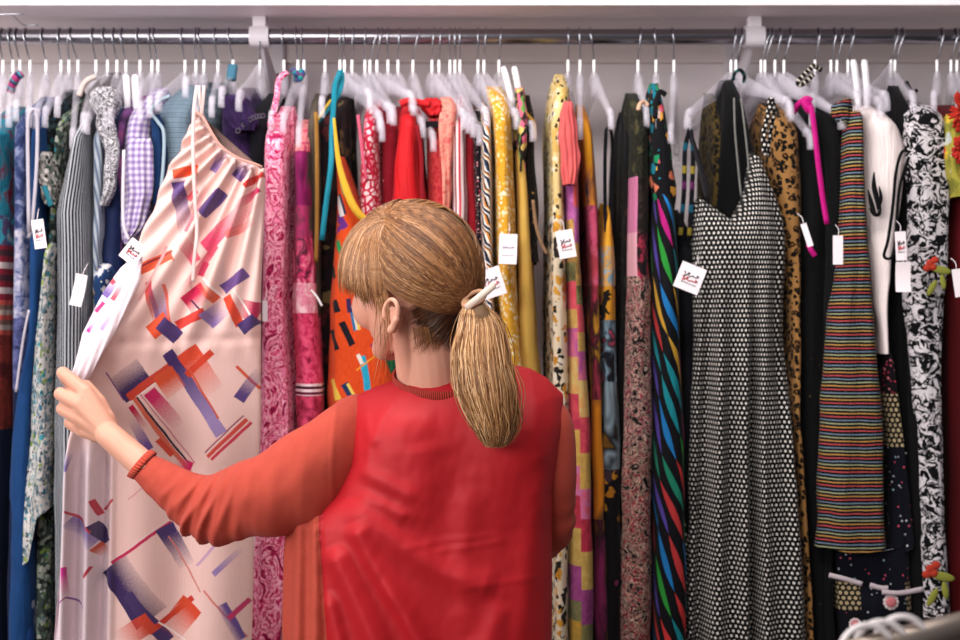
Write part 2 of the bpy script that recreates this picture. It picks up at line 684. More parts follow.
def hanger(xt, xs, tip, label, arm=0.2, tipY=2.6, big=1.0):
    """xt: where the wire crosses the rail, xs: the shaft, tip: pixel of the near arm end"""
    ctr = P(xs, 80, RAIL_Y)
    r = thing('clothes_hanger', ctr, label, 'hanger', 'hangers on the clothes rail')
    x0 = P(xt, 37, RAIL_Y).x
    xs_ = ctr.x
    zt, zf = RAIL_Z, CAMZ + (320 - 61) * RAIL_Y / FPX
    R = RAIL_R + 0.0022
    pts = []
    for k in range(15):                              # over the rail, open end at the back
        a = math.radians(-25 + 205 * k / 14)
        pts.append(Vector((x0, RAIL_Y + R * math.cos(a), zt + R * math.sin(a))))
    pts += [Vector((x0 + (xs_ - x0) * 0.35, RAIL_Y - R * 0.93, zt - 0.012)), Vector((x0 + (xs_ - x0) * 0.75, RAIL_Y - R * 0.35, zf + 0.012)), Vector((xs_, RAIL_Y, zf))]
    g = Geo(); g.tube(pts, 0.0017, 8)
    g.build('hook', m_wire, r)
    g = Geo(); g.tube([Vector((xs_, RAIL_Y, zf + 0.002)), Vector((xs_, RAIL_Y, CAMZ + (320 - 78) * RAIL_Y / FPX))], 0.0028, 10)
    g.build('ferrule', m_ferrule, r)
    T = P(tip[0], tip[1], tipY)
    c0 = Vector((xs_, RAIL_Y, CAMZ + (320 - 84) * RAIL_Y / FPX))
    dv = T - c0
    hd = Vector((dv.x, dv.y, 0))
    drop = -dv.z
    end = 0.032
    g = Geo()
    for sgn in (1, -1):
        pts, sc = [], []
        for k in range(11):
            f = k / 10
            pts.append(c0 + hd * (sgn * f) + Vector((0, 0, -(drop - end) * f ** 1.15)))
            sc.append((1.0 + 0.35 * (1 - f) ** 2, (1.55 * (1 - f) ** 2 + 0.72) * big))
        sec = [(-0.0050, -0.010), (0, -0.012), (0.0050, -0.010), (0.0062, 0), (0.0050, 0.010), (0, 0.012), (-0.0050, 0.010), (-0.0062, 0)]
        g.sweep(pts, sec, (0, 0, 1), sc)
        q = pts[-1]
        h = hd.normalized() * sgn
        tp = smoothpts([q - h * 0.012 + Vector((0, 0, 0.004)), q + h * 0.004, q + h * 0.011 + Vector((0, 0, -end * 0.5)), q + h * 0.012 + Vector((0, 0, -end))], 8)
        e = Geo()
        e.sweep(tp, [(a * 1.05, b * 0.8) for a, b in sec], h.to_tuple(), [1] * 9)
        e.build('arm_end', m_tip, r)
    g.build('arms', m_clear, r)
    return r

def pegs(r, px1, px2, ytop, ybot, Y):
    """the two jaws of a white hanger peg"""
    for k, (a, b) in enumerate((px1, px2)):
        g = Geo()
        pts = smoothpts([P(a, ytop, Y), P(a * 0.6 + b * 0.4, (ytop * 2 + ybot) / 3, Y - 0.004), P(b, ybot, Y)], 8)
        g.sweep(pts, [(-0.0055, -0.004), (0.0055, -0.004), (0.006, 0.004), (-0.006, 0.004)], (0, 1, 0), [0.75] + [1.05] * 7 + [0.8])
        g.build('peg_jaw', m_peg, r)

HS = [
 (2, 3, (-2, 128), 'hanger of the teal and red print dress at the far left end'),
 (10.5, 13, (9, 128), 'hanger with the shaft second from the left end of the rail'),
 (16.5, 20, (16, 122), 'hanger carrying the mottled blue and lilac dress'),
 (26, 30, (29, 128), 'hanger carrying the royal blue dress with pale edging'),
 (43, 46, (37, 130), 'hanger carrying the dark dress with a pale ruffle'),
 (60, 61, (46, 128), 'hanger carrying the pale floral dress left of the pinstripes'),
 (71, 69, (58, 118), 'hanger carrying the dark floral garment under the pale floral one'),
 (71, 78, (73, 150), 'hanger carrying the black and white pinstripe dress'),
 (93, 96, (84, 134), 'hanger carrying the grey cardigan beside the pinstripes'),
 (104, 107.5, (88, 135), 'hanger carrying the light blue striped garment'),
 (114, 117, (106, 130), 'hanger carrying the blouse with a knotted print scarf'),
 (122, 126, (112, 128), 'hanger carrying the navy blue dress under the print scarf'),
 (138, 140, (140, 122), 'hanger carrying the violet gingham top'),
 (150, 152, (138, 112), 'hanger behind the violet gingham top'),
 (154, 158, (150, 118), 'hanger carrying the plum edged garment behind the gingham'),
 (182, 185, (160, 112), 'hanger carrying the blue grey striped top'),
 (196, 196, (186, 98), 'hanger carrying the pale pink print dress the woman is holding'),
 (199, 204, (196, 128), 'hanger carrying the grey striped knit behind the pink print dress'),
 (215, 218, (212, 118), 'hanger whose arm shows under the pink dress hanger'),
 (229, 233, (222, 108), 'hanger carrying the dark purple garment'),
 (262, 260, (240, 112), 'hanger with a rounded shoulder carrying the black beaded dress'),
 (283, 284, (272, 132), 'hanger carrying the hot pink floral dress'),
 (296, 298, (284, 134), 'hanger carrying the pink dress with dark bands'),
 (302, 304, (299, 148), 'hanger carrying the olive brown dress'),
 (329, 325, (322, 118), 'hanger carrying the dark brown dress right of the olive one'),
 (341, 340, (368, 110), 'hanger carrying the orange dress with a teal sash'),
 (344.5, 344.5, (378, 132), 'hanger carrying the pink and white lattice dress'),
 (354, 352, (388, 124), 'hanger carrying the maroon dress next to the bright red one'),
 (366, 365, (381, 142), 'hanger tucked in left of the bright red dress'),
 (378, 370, (392, 126), 'hanger behind the shoulder of the bright red dress'),
 (382, 377, (410, 112), 'hanger carrying the bright red dress with a knot'),
 (388, 388, (412, 116), 'hanger behind the red knot at the neck'),
 (400, 398, (421, 138), 'hanger whose end hangs over the red dress shoulder'),
 (419, 413, (432, 152), 'hanger carrying the coral lace dress'),
 (434, 432, (462, 130), 'hanger carrying the pink and white striped dress'),
 (441, 439, (467, 134), 'hanger left of the crimson sleeveless dress'),
 (450, 450, (472, 138), 'hanger carrying the crimson sleeveless dress'),
 (455, 455, (478, 146), 'hanger carrying the black beaded print dress'),
 (460, 460, (485, 128), 'hanger carrying the zigzag print dress'),
 (478, 478, (499, 138), 'hanger carrying the golden yellow floral dress'),
 (486, 484, (515, 130), 'hanger carrying the plain pale yellow dress'),
 (501, 499, (531, 142), 'hanger with white pegs carrying the black dress of brown ties'),
 (568, 568, (557, 128), 'hanger carrying the cream dress with black floral print'),
 (579, 580, (580, 140), 'hanger carrying the patchwork dress of pink tiers'),
 (590, 594, (610, 130), 'hanger with a bare sloping arm carrying thin black straps'),
 (640, 638, (646, 128), 'hanger carrying the dark top of pink and floral panels'),
 (654, 656, (658, 130), 'hanger carrying the black dress printed with bright leaves'),
 (672, 674, (671, 145), 'hanger with a bare end right of the bright leaf dress'),
 (735, 731, (690, 130), 'hanger carrying the plain black dress of grey straps'),
 (742, 736, (786, 118), 'hanger carrying the black and white dotted dress'),
 (768, 761, (789, 122), 'hanger carrying the leopard print dress'),
 (772, 765, (808, 150), 'hanger whose end lies over the leopard print'),
 (780, 775, (838, 130), 'hanger carrying the black dress with a magenta strap'),
 (790, 784, (848, 138), 'hanger carrying the long plain black dress'),
 (818, 815, (812, 128), 'hanger looped with a black and white striped ruffle'),
 (834, 831, (856, 112), 'hanger with white pegs carrying the multicolour striped dress'),
 (842, 837, (878, 118), 'hanger carrying the dark patchwork floral dress'),
 (852, 848, (884, 112), 'hanger carrying the white blouse'),
 (896, 891, (868, 110), 'hanger with a rounded shoulder left of the baroque print dress'),
 (902, 895, (912, 112), 'hanger carrying the black and white baroque print dress'),
 (941, 937, (934, 112), 'hanger carrying the dark red garment at right'),
 (955, 951, (958, 116), 'hanger carrying the ruffled red and yellow garment'),
 (961, 957, (968, 118), 'hanger at the far right end of the rail'),
]
hang = {}
for xt, xs, tip, lab in HS:
    lab = lab.replace('hanger', 'clear plastic hanger', 1)
    hang[xs] = hanger(xt, xs, tip, lab, big=1.7 if 'rounded' in lab else 1.0)
pegs(hang[140], (126, 128), (135, 136), 75, 112, 2.70)
pegs(hang[499], (503, 513), (514, 521), 67, 108, 2.68)
pegs(hang[831], (853, 859), (864, 868), 60, 107, 2.66)
# ======================= garments on the rail =================================
D, B, SK = 'dress', 'blouse', 'garment'
NAVY, BLK = '#151b33', '#0b0b0e'
def W(name, label, cat, edge, Yf, mat, d=0.34, **k):
    return garment(name, label, cat, edge, Yf, d, mat, **k)

# ---- blue end -----------------------------------------------------------------
W('printed_dress', 'teal and red banded print dress, last at the left edge of the photo', D,
  [(118, -22, 3), (200, -22, 7), (300, -22, 7), (400, -22, 6), (520, -22, 4), (640, -22, 3)], 2.64,
  cloth('teal_red_print', bands([(100, softblotch(['#8a1f3a', '#2b8fa6', '#1a5f78'], 18)), (215, blotch(['#5a4d72', '#3fa0b6', '#c9b9b4'], 22)),
        (245, stripes(['#8d2436', '#d9c9c4', '#8d2436', '#4d2c34'], 0.05, 'v')), (300, stripes(['#b9a79b', '#7d5d52', '#c65248'], 0.03, 'v')),
        (335, softblotch(['#5b1f22', '#9c3a30', '#51221f'], 14)), (430, solid('#15203c'))], 2.64)), nf=4)
W('mottled_dress', 'blue and lilac mottled sleeveless dress near the left edge', D,
  [(108, 13, 27), (130, 9, 27), (220, 9, 27), (300, 8, 27), (352, 8, 26), (400, 8, 24), (470, 6, 18), (640, 4, 12)], 2.60,
  cloth('blue_lilac_mottle', bands([(100, softblotch(['#28345c', '#445280', '#8c92b4'], 40)), (228, softblotch(['#4c5a88', '#9a9dbc', '#cfc9d8'], 60, 5)),
        (318, softblotch(['#22284a', '#4e5484', '#6b6f9e'], 40)), (390, solid('#1a2342'))], 2.60)), nf=4, amp=0.0050)
r = root_for('blue_dress', 'royal blue long dress edged with a pale grey collar loop', D, 18, 2.6)
W('body', 'body', None, [(112, 27, 39), (180, 25, 40), (240, 25, 39), (300, 24, 39), (335, 23, 38), (380, 13, 33), (430, 5, 28), (500, 2, 29), (640, 1, 30)], 2.585,
  cloth('royal_blue', solid('#1b4a84', '#143b6c'), 0.7), parent=r, nf=3, amp=0.0088)
m_pale = cloth('pale_edging', solid('#cfc9d4', '#bfb9c8'))
strap(r, 'collar_loop', [(29, 232, 2.568), (28, 160, 2.568), (28, 122, 2.568), (32, 110, 2.57), (37, 116, 2.572), (37, 160, 2.572), (33, 215, 2.572), (29, 238, 2.572)], 3.2, m_pale, 2.57, 0.004, 30)
strap(r, 'side_piping', [(29, 310, 2.568), (24, 335, 2.568), (20, 362, 2.568), (16, 392, 2.568)], 2.2, m_pale, 2.57, 0.003)
r = root_for('dark_floral_dress', 'black dress with a pale floral ruffle and teal trim near its neck', D, 45, 2.62)
W('body', 'body', None, [(100, 40, 58), (130, 37, 60), (200, 38, 60), (260, 41, 60), (340, 38, 54), (500, 32, 46), (640, 30, 46)], 2.63,
  cloth('black_teal_floral', floral('#0d1014', [(['#1c4650', '#26343a', '#12323c'], 68, 0.53, 0.5)])), parent=r, nf=3)
m_ruf = cloth('ruffle_floral', floral('#8d8a86', [(['#b9b3ae', '#5b5a56', '#d5cfca'], 122, 0.62, 0.8), (['#23211f', '#3c5048'], 110, 0.5, 0.4)]))
W('ruffle', 'ruffle', None, [(150, 39, 46), (165, 35, 50), (180, 36, 53), (190, 42, 53), (204, 47, 52)], 2.585, m_ruf, 0.05, parent=r, rows=20, cols=40, nf=3, rise=0, close=10)
strap(r, 'teal_trim', [(44, 186, 2.583), (48, 196, 2.583), (51, 206, 2.583)], 5, cloth('teal_trim', solid('#2f8496', '#1c5a66')), 2.583, 0.006)
W('pale_floral_dress', 'white dress with small green and teal flowers, left of the pinstripes', D,
  [(232, 42, 48), (260, 40, 49), (320, 32, 48), (340, 29, 47), (400, 27, 46), (470, 22, 47), (530, 16, 46), (569, 14, 42)], 2.575,
  cloth('white_green_floral', floral('#cfccc8', [(['#8c9aa0', '#5d7a86', '#e6e2de'], 101, 0.62, 0.75), (['#7e9a4a', '#3f9aa6', '#2d6f8c', '#92a85c'], 74, 0.42, 0.45), (['#22282c', '#34424a'], 128, 0.36, 0.35)])),
  bot=[(0, 571), (0.45, 560), (0.6, 520), (1, 508)], nf=4, rise=0)
W('dark_floral_dress', 'darker green and white floral dress hanging lower behind the pale floral one', D,
  [(110, 52, 62), (300, 40, 52), (480, 32, 50), (640, 31, 47)], 2.615,
  cloth('green_floral', floral('#3a4640', [(['#6d7f72', '#a9aca0', '#1c2420', '#8b9488'], 101, 0.59, 0.85), (['#2f7d8c', '#7a9444'], 81, 0.34, 0.4)])), nf=4)
m_pin = cloth('pinstripe', stripes(['#c3c6cc', '#c3c6cc', '#20242f', '#20242f', '#20242f'], 0.0066), 0.75)
W('pinstripe_dress', 'long black and white pinstripe dress left of the pale pink print dress', D,
  [(118, 72, 82), (150, 63, 84), (190, 52, 85), (207, 46, 86), (300, 47, 88), (400, 46, 88), (470, 44, 88), (640, 45, 88)], 2.565, m_pin, nf=4, amp=0.0088, p=0.8)
W('blue_skirt', 'dark blue skirt with a slanting pale stripe, at the foot of the blue dress', 'skirt',
  [(560, 8, 34), (600, 8, 34), (660, 8, 34)], 2.60, cloth('slant_stripe', stripes(['#1b3f7c', '#1b3f7c', '#173668', '#9fa9bd'], 0.06, 'u', 0, 0.35)), nf=2, rise=0)
r = root_for('cardigan', 'grey brown cardigan with beige collar between the dotted scarf and pinstripes', 'cardigan', 84, 2.64)
W('body', 'body', None, [(82, 86, 97), (92, 78, 98), (120, 73, 97), (160, 72, 98), (260, 80, 98), (400, 80, 98)], 2.65, cloth('taupe_knit', solid('#6d6768', '#5c5759')), parent=r, nf=3)
strap(r, 'collar', [(79, 96, 2.64), (83, 86, 2.64), (88, 80, 2.64), (95, 77, 2.65)], 5, cloth('beige', solid('#d8c6c0')), 2.64, 0.006)
W('striped_blouse', 'light blue grey blouse with fine slanting stripes beside the pinstripe dress', B,
  [(118, 90, 103), (140, 89, 104), (200, 88, 103), (266, 89, 100), (300, 92, 98)], 2.60,
  cloth('blue_slant', stripes(['#a4aebc', '#bcc4cc', '#8793a6', '#54647e'], 0.012, 'u', 0.004, 0.25)), nf=3)
r = root_for('scarf_blouse', 'navy blouse with a knotted black and white print scarf at its neck', B, 106, 2.6)
m_bw = cloth('bw_leaf_scarf', blotch(['#d9d6da', '#24242c', '#dcd9de', '#3a3a44', '#c9c5cc'], 60, 3.0, 1.2, (0.34, 0.66)))
W('body', 'body', None, [(116, 100, 118), (160, 97, 119), (200, 97, 121), (262, 96, 122), (270, 96, 121)], 2.62, cloth('deep_navy', solid('#1c2a55', '#141f42'), 0.6), parent=r, nf=3)
W('scarf_knot', 'scarf', None, [(84, 95, 108), (90, 89, 114), (100, 88, 116), (108, 91, 113), (115, 97, 108)], 2.585, m_bw, 0.06, parent=r, rows=20, cols=40, nf=4, amp=0.0063, rise=0, close=12)
W('scarf_tail', 'scarf', None, [(108, 96, 107), (125, 95, 113), (150, 104, 117), (170, 103, 115), (190, 102, 112), (205, 100, 106)], 2.59, m_bw, 0.025, parent=r, rows=24, cols=40, nf=3, amp=0.0037, rise=0, close=8)
W('navy_floral_dress', 'navy dress with cream floral hem panel and mustard tie, below the print scarf', D,
  [(255, 88, 110), (275, 87, 110), (300, 86, 108), (360, 84, 100)], 2.575,
  cloth('navy_cream_floral', floral('#22406e', [(['#d3d2d6', '#e6e4e4', '#1a2c50'], 61, 0.53, 0.75), (['#c79a3c'], 81, 0.26, 0.3)])), nf=3, rise=0)
W('plum_edged_top', 'plum and pink edged dark top squeezed between scarf blouse and gingham', 'top',
  [(106, 116, 128), (118, 113, 127), (150, 113, 126), (300, 112, 124)], 2.63, cloth('plum', softblotch(['#3c2a4c', '#7a4a84', '#b05a8c'], 22, 2, 0.4, (0.35, 0.7))), nf=3)
r = root_for('gingham_top', 'violet and white gingham top with a folded front flap', 'top', 134, 2.6)
m_ging = cloth('violet_gingham', gingham('#e0d8e6', '#b6a4cc', '#8c78b0', 0.0125))
W('body', 'body', None, [(100, 138, 150), (112, 127, 150), (124, 122, 150), (140, 119, 150), (225, 117, 148), (238, 118, 138), (244, 122, 130)], 2.60, m_ging, 0.3, parent=r, nf=4)
W('front_flap', 'flap', None, [(137, 130, 149), (146, 126, 151), (165, 125, 152), (195, 128, 152), (225, 126, 142), (236, 125, 132)], 2.580, m_ging, 0.03, parent=r, nf=3, amp=0.0063, rise=0, close=8, rows=24, cols=48)
strap(r, 'white_tie', [(124, 150, 2.575), (123, 200, 2.575), (124, 226, 2.575), (129, 240, 2.575)], 3, cloth('lilac_white', solid('#e8e0ee')), 2.575, 0.003)
r = root_for('striped_tee', 'blue grey knit top with fine ribs and a navy lining, right of the gingham', 'top', 170, 2.6)
W('body', 'body', None, [(95, 168, 186), (102, 160, 190), (112, 152, 192), (150, 154, 196), (200, 156, 190), (300, 150, 180)], 2.62,
  cloth('bluegrey_rib', stripes(['#8397a6', '#6d8394', '#8397a6', '#5d7384'], 0.010, 'v')), parent=r, nf=3)
W('lining', 'lining', None, [(113, 151, 157), (122, 150, 162), (150, 151, 164), (190, 151, 161), (205, 151, 158)], 2.602, cloth('navy_lining', solid('#1b3d6c', '#12294c')), 0.03, parent=r, nf=2, rise=0, rows=16, cols=32, close=8)
strap(r, 'neck_binding', [(170, 96, 2.60), (160, 101, 2.60), (151, 111, 2.60), (158, 122, 2.60), (164, 134, 2.60), (163, 170, 2.60), (159, 205, 2.60)], 3, cloth('pale_blue_binding', solid('#a9c0cf')), 2.6, 0.004, 30)
r = root_for('grey_knit', 'charcoal grey ribbed knit with shadow stripes behind the pale pink dress', 'knitwear', 200, 2.66)
W('body', 'body', None, [(92, 182, 214), (105, 178, 220), (140, 172, 222), (200, 164, 222), (300, 160, 222)], 2.68,
  cloth('charcoal_rib', stripes(['#5f6a73', '#525c66', '#454e58', '#525c66'], 0.02, 'v')), parent=r, nf=4)
r = root_for('purple_top', 'dark purple top with a ruched shoulder behind the pale pink dress', 'top', 235, 2.62)
m_purp = cloth('dark_purple', softblotch(['#1f1530', '#33204a', '#442a5c'], 14))
W('body', 'body', None, [(98, 228, 244), (110, 217, 252), (140, 216, 256), (180, 214, 260), (300, 214, 258)], 2.64, m_purp, parent=r, nf=4)
W('ruched_shoulder', 'shoulder', None, [(92, 226, 240), (98, 222, 246), (112, 220, 252), (124, 226, 254), (130, 236, 252)], 2.61, m_purp, 0.06, parent=r, nf=6, amp=0.0063, rise=0, rows=16, cols=48, close=10)
r = root_for('beaded_dress', 'black dress with a row of small ring beads at the neck', D, 262, 2.6)
W('body', 'body', None, [(104, 256, 270), (116, 246, 274), (160, 242, 272), (300, 244, 268), (460, 244, 266)], 2.63, cloth('black_violet', solid('#110e18', '#0a0a10')), parent=r, nf=3)
g = Geo()
for k in range(9):
    c = P(238 + k * 3.1, 127 - k * 1.9 + 0.25 * (k - 4) ** 2, 2.612)
    g.tube([c + Vector((0.0042 * math.cos(a), 0, 0.0042 * math.sin(a))) for a in [2 * PI * j / 10 for j in range(11)]], 0.0011, 6)
g.build('bead_trim', cloth('bead', solid('#5a5262'), 0.3), r)

# ---- pinks --------------------------------------------------------------------
r = root_for('hot_pink_floral_dress', 'hot pink and rose floral long dress just right of the pale pink one', D, 270, 2.6)
m_hot = cloth('hot_pink_floral', softblotch(['#8a1040', '#dc2c6a', '#f68cb0', '#fdd0dc', '#d82c68', '#a81448', '#f48cb0'], 26, 5, 2.6, (0.40, 0.60), 1.5), 0.6, tone=0.98)
W('body', 'body', None, [(118, 266, 281), (128, 262, 285), (150, 260, 288), (240, 259, 287), (300, 258, 285), (400, 256, 290), (480, 253, 291), (560, 251, 288), (640, 249, 284)], 2.575, m_hot, parent=r, nf=5, amp=0.0125)
strap(r, 'shoulder_strap', [(287, 72, 2.70), (279, 80, 2.68), (277, 95, 2.65), (274, 112, 2.60), (270, 126, 2.58)], 5.5, m_hot, 2.62, 0.004)
r = root_for('banded_pink_dress', 'magenta and dark green dress with a white striped band near its hem', D, 306, 2.6)
m_b = cloth('banded_pink', bands([(100, softblotch(['#b01c56', '#f0a09a', '#d8346c'], 50)), (150, softblotch(['#5c1040', '#8a1c5c', '#3a4034'], 20, 2, 0.5, (0.35, 0.65), 3)),
     (205, softblotch(['#4a4a3c', '#b4316a', '#37352f'], 26, 3, 0.8, (0.35, 0.65), 2.5)), (238, softblotch(['#f0a2b6', '#d43a6c', '#2a1c2a', '#e0577f'], 32, 4, 1, (0.32, 0.68), 1.6)),
     (283, softblotch(['#f3c9cf', '#e2799a', '#f0dada'], 34, 4)), (313, softblotch(['#64102c', '#c82f5a', '#e6597c', '#a81f48'], 55, 5, 1.2, (0.3, 0.7))),
     (384, stripes(['#e8cfd4', '#4a1028', '#e8cfd4', '#6a1434'], 0.022, 'v')), (396, softblotch(['#8a1838', '#d8486c'], 60))], 2.585), 0.65, tone=0.9)
W('body', 'body', None, [(132, 291, 306), (150, 291, 308), (220, 291, 311), (280, 291, 314), (330, 291, 318), (380, 293, 322), (414, 293, 322), (470, 294, 320)], 2.585, m_b, parent=r, nf=4, amp=0.0088)
strap(r, 'swing_ticket_string', [(311, 290, 2.575), (317, 297, 2.572), (322, 306, 2.57)], 2.2, cloth('string_white', solid('#efe8e6')), 2.57, 0.002)
W('olive_dress', 'olive brown plain dress between the banded pink and the black one', D,
  [(104, 306, 318), (130, 304, 319), (250, 304, 320), (420, 306, 320)], 2.63, cloth('olive_brown', softblotch(['#4a4238', '#5d5348', '#3c352e'], 12, 2, 0.3, (0.3, 0.7), 6)), nf=3)
W('brown_dress', 'very dark brown dress with ochre edge left of the orange dress', D,
  [(104, 312, 345), (200, 314, 345), (300, 316, 346), (420, 318, 346)], 2.66,
  cloth('dark_brown_print', floral('#1a0f12', [(['#4a1c1e', '#2c1a16', '#6a5a3a'], 40, 0.51, 0.5)])), nf=5, amp=0.0112)
strap(None, 'ochre_tie', [(316, 112, 2.60), (317, 160, 2.60), (317, 220, 2.605), (316, 262, 2.61)], 4, cloth('ochre', solid('#b0803c', '#8c6430')), 2.6, 0.003)
tag(bpy.data.objects['ochre_tie'], 'thin ochre fabric tie hanging in front of the dark brown dress', 'tie')
# orange dress with a bold scattered print
segs = [(352, 305, 358, 330, 7, '#e8dcd0', 0), (350, 304, 355, 331, 3, '#2a6f9c', 0), (354, 304, 360, 330, 2.5, '#e8c04a', 0), (348, 298, 350, 312, 5, '#3a2350', 0),
        (337, 214, 345, 228, 7, '#6a2c86', 0), (343, 224, 334, 232, 4, '#6a2c86', 0), (336, 196, 342, 216, 5, '#e6e0dc', 0), (339, 194, 345, 214, 2.5, '#1c2a4c', 0),
        (342, 180, 346, 196, 5, '#2d9a70', 0), (336, 240, 341, 254, 5, '#2f8a4c', 0), (333, 300, 337, 312, 7, '#15151c', 0), (341, 322, 352, 345, 7, '#18121c', 0),
        (362, 356, 368, 390, 7, '#2aa6c8', 0), (358, 354, 362, 364, 4, '#efe0d4', 0), (386, 352, 394, 372, 9, '#1c6a44', 0), (389, 354, 391, 370, 1.5, '#2f9a5c', 0),
        (344, 384, 352, 398, 8, '#20355c', 0), (347, 384, 355, 398, 3, '#ecd060', 0), (372, 344, 380, 350, 6, '#7a2c6c', 0), (327, 262, 333, 278, 5, '#222', 0),
        (328, 330, 336, 350, 6, '#141420', 0), (356, 370, 380, 352, 1.5, '#f2a02c', 0), (352, 235, 360, 250, 7, '#e9d9b0', 0), (345, 262, 356, 280, 6, '#1f7f8c', 0), (365, 268, 372, 290, 7, '#40245c', 0),
        (330, 380, 338, 400, 6, '#e8c04a', 0)]
segs = [(a, b, c, d_, w_, ('#222222' if e_ == '#222' else e_), f_) for a, b, c, d_, w_, e_, f_ in segs]
r = root_for('orange_print_dress', 'bright orange dress with scattered leaves, yellow neckline and teal sash', D, 360, 2.55)
W('body', 'body', None, [(150, 334, 338), (175, 334, 347), (200, 334, 356), (216, 333, 366), (300, 327, 384), (390, 324, 404), (460, 324, 410)], 2.555,
  cloth('orange_print', print_segments(lambda m: m.mix(m.noise(m.uv, 3, 2.0), '#e2501c', '#d94716'), segs), 0.7), 0.22, parent=r, nf=4, amp=0.0050, uvmode='px', rise=0, p=0.8)
strap(r, 'yellow_neckline', [(334, 118, 2.56), (337, 150, 2.55), (341, 172, 2.545), (348, 194, 2.54), (356, 210, 2.54), (366, 220, 2.545), (380, 226, 2.55)], 7.5, cloth('yellow_binding', solid('#e9b93f', '#dca72f')), 2.55, 0.006, 30, [0.35 + 0.65 * min(1, i / 14) for i in range(31)])
m_teal = cloth('teal_satin', solid('#1f93a8', '#17788e'), 0.45)
strap(r, 'teal_sash', [(340, 72, 2.68), (335, 85, 2.67), (334, 100, 2.64), (332, 130, 2.58), (331, 165, 2.55), (326, 205, 2.55), (322, 240, 2.56)], 5.2, m_teal, 2.6, 0.004, 28)
strap(r, 'teal_loop', [(340, 70, 2.69), (342, 78, 2.69), (339, 92, 2.67), (333, 102, 2.65), (325, 112, 2.63), (317, 122, 2.62)], 5.5, m_teal, 2.66, 0.004, 24)
strap(r, 'gold_stripe', [(331, 100, 2.65), (324, 110, 2.625), (318, 120, 2.612)], 2.5, cloth('gold', solid('#d9b440')), 2.63, 0.002)
W('lattice_dress', 'pink and white lattice print dress between orange and red ones', D,
  [(112, 361, 374), (125, 360, 377), (160, 358, 379), (200, 356, 381), (212, 356, 381), (330, 356, 380)], 2.585,
  cloth('pink_lattice', lambda m: m.mix(m.voro(m.warp(m.uv, 30, 0.02), 75, 'DISTANCE_TO_EDGE')[0].lt(0.14), m.mix(m.noise(m.uv, 30, 2.0).gt(0.52), '#f3d3d6', '#ee8296'), '#c41f3e')), nf=4)
strap(None, 'pink_ribbon', [(358, 115, 2.58), (361, 140, 2.575), (364, 165, 2.575), (367, 180, 2.58)], 3, cloth('rose_ribbon', solid('#e2617c')), 2.58, 0.003)
tag(bpy.data.objects['pink_ribbon'], 'narrow rose ribbon hanging over the pink lattice dress', 'ribbon')

# ---- reds ---------------------------------------------------------------------
W('maroon_dress', 'deep maroon dress with tiny pale flecks left of the bright red one', D,
  [(118, 376, 400), (150, 376, 402), (220, 376, 404), (360, 376, 404)], 2.63, cloth('maroon_fleck', rdots('#8c1626', ['#e0a0a4', '#b03048', '#d86a78'], 128, 0.19, 0.4)), nf=5, amp=0.0100)
r = root_for('red_dress', 'bright scarlet dress gathered at the neck with a tied red knot', D, 405, 2.58)
m_red = cloth('scarlet', solid('#d81f26', '#c4161f'), 0.55)
W('body', 'body', None, [(100, 402, 412), (108, 399, 416), (130, 396, 418), (170, 391, 420), (210, 388, 424), (330, 388, 426)], 2.585, m_red, parent=r, nf=6, amp=0.0112, rise=0.02)
W('knot', 'knot', None, [(96, 427, 436), (100, 421, 441), (106, 421, 442), (111, 426, 440), (115, 431, 436)], 2.60, m_red, 0.05, parent=r, nf=3, rows=14, cols=32, rise=0, close=9)
strap(r, 'tie_band', [(400, 104, 2.60), (410, 101, 2.60), (420, 103, 2.60), (430, 104, 2.60)], 7, m_red, 2.6, 0.006)
strap(r, 'maroon_edge', [(417, 125, 2.57), (421, 150, 2.57), (422, 180, 2.57), (423, 220, 2.57)], 4, cloth('dark_red', solid('#8e1420')), 2.57, 0.004)
r = root_for('coral_dress', 'coral red dress with lace shoulder and a dark neck label', D, 435, 2.6)
m_coral = cloth('coral_lace', lambda m: m.mix(m.voro(m.uv, 110)[0].gt(0.45), '#c9303a', '#dd4a4c'), 0.7)
W('body', 'body', None, [(116, 426, 452), (150, 425, 453), (220, 426, 456), (340, 426, 456)], 2.625, m_coral, parent=r, nf=3, amp=0.0050)
W('lace_shoulder', 'shoulder', None, [(98, 441, 449), (106, 440, 456), (125, 438, 456), (160, 441, 452), (230, 443, 450)], 2.59, cloth('salmon_lace', softblotch(['#e0605c', '#f0a08e', '#e87868'], 60)), 0.10, parent=r, nf=3, rise=0.01)
g = Geo(); a, b = P(425, 121.5, 2.612), P(439, 128, 2.612)
g.box((a.x, 2.609, b.z), (b.x, 2.612, a.z), 0.0006)
g.build('neck_label', cloth('black_label', solid('#17131a')), r)
for k, (xa, cA) in enumerate(((454.5, '#f2dada'), (459, '#e9a2a8'))):
    pass
W('striped_dress', 'dress in white, rose and maroon upright stripes right of the coral one', D,
  [(106, 453, 463), (116, 450, 466), (150, 449, 468), (230, 449, 470), (340, 449, 470)], 2.60,
  cloth('rose_white_stripe', stripes(['#f3dede', '#c83848', '#f0d6d8', '#f3dede', '#8a1a2a'], 0.022)), nf=2, amp=0.0037)
W('crimson_dress', 'plain crimson sleeveless dress between striped and zigzag dresses', D,
  [(120, 464, 474), (140, 462, 477), (230, 462, 483), (340, 462, 484)], 2.62, cloth('crimson', solid('#a81c2a', '#86141f')), nf=3, amp=0.0088)
W('beaded_dress', 'black dress printed with fine pink and cream beads left of the zigzag one', D,
  [(112, 474, 483), (130, 472, 485), (240, 474, 486), (320, 478, 487)], 2.60, cloth('bead_print', rdots('#140f16', ['#d88a94', '#e9d9cc', '#a83a50'], 170, 0.34, 0.75)), nf=2)
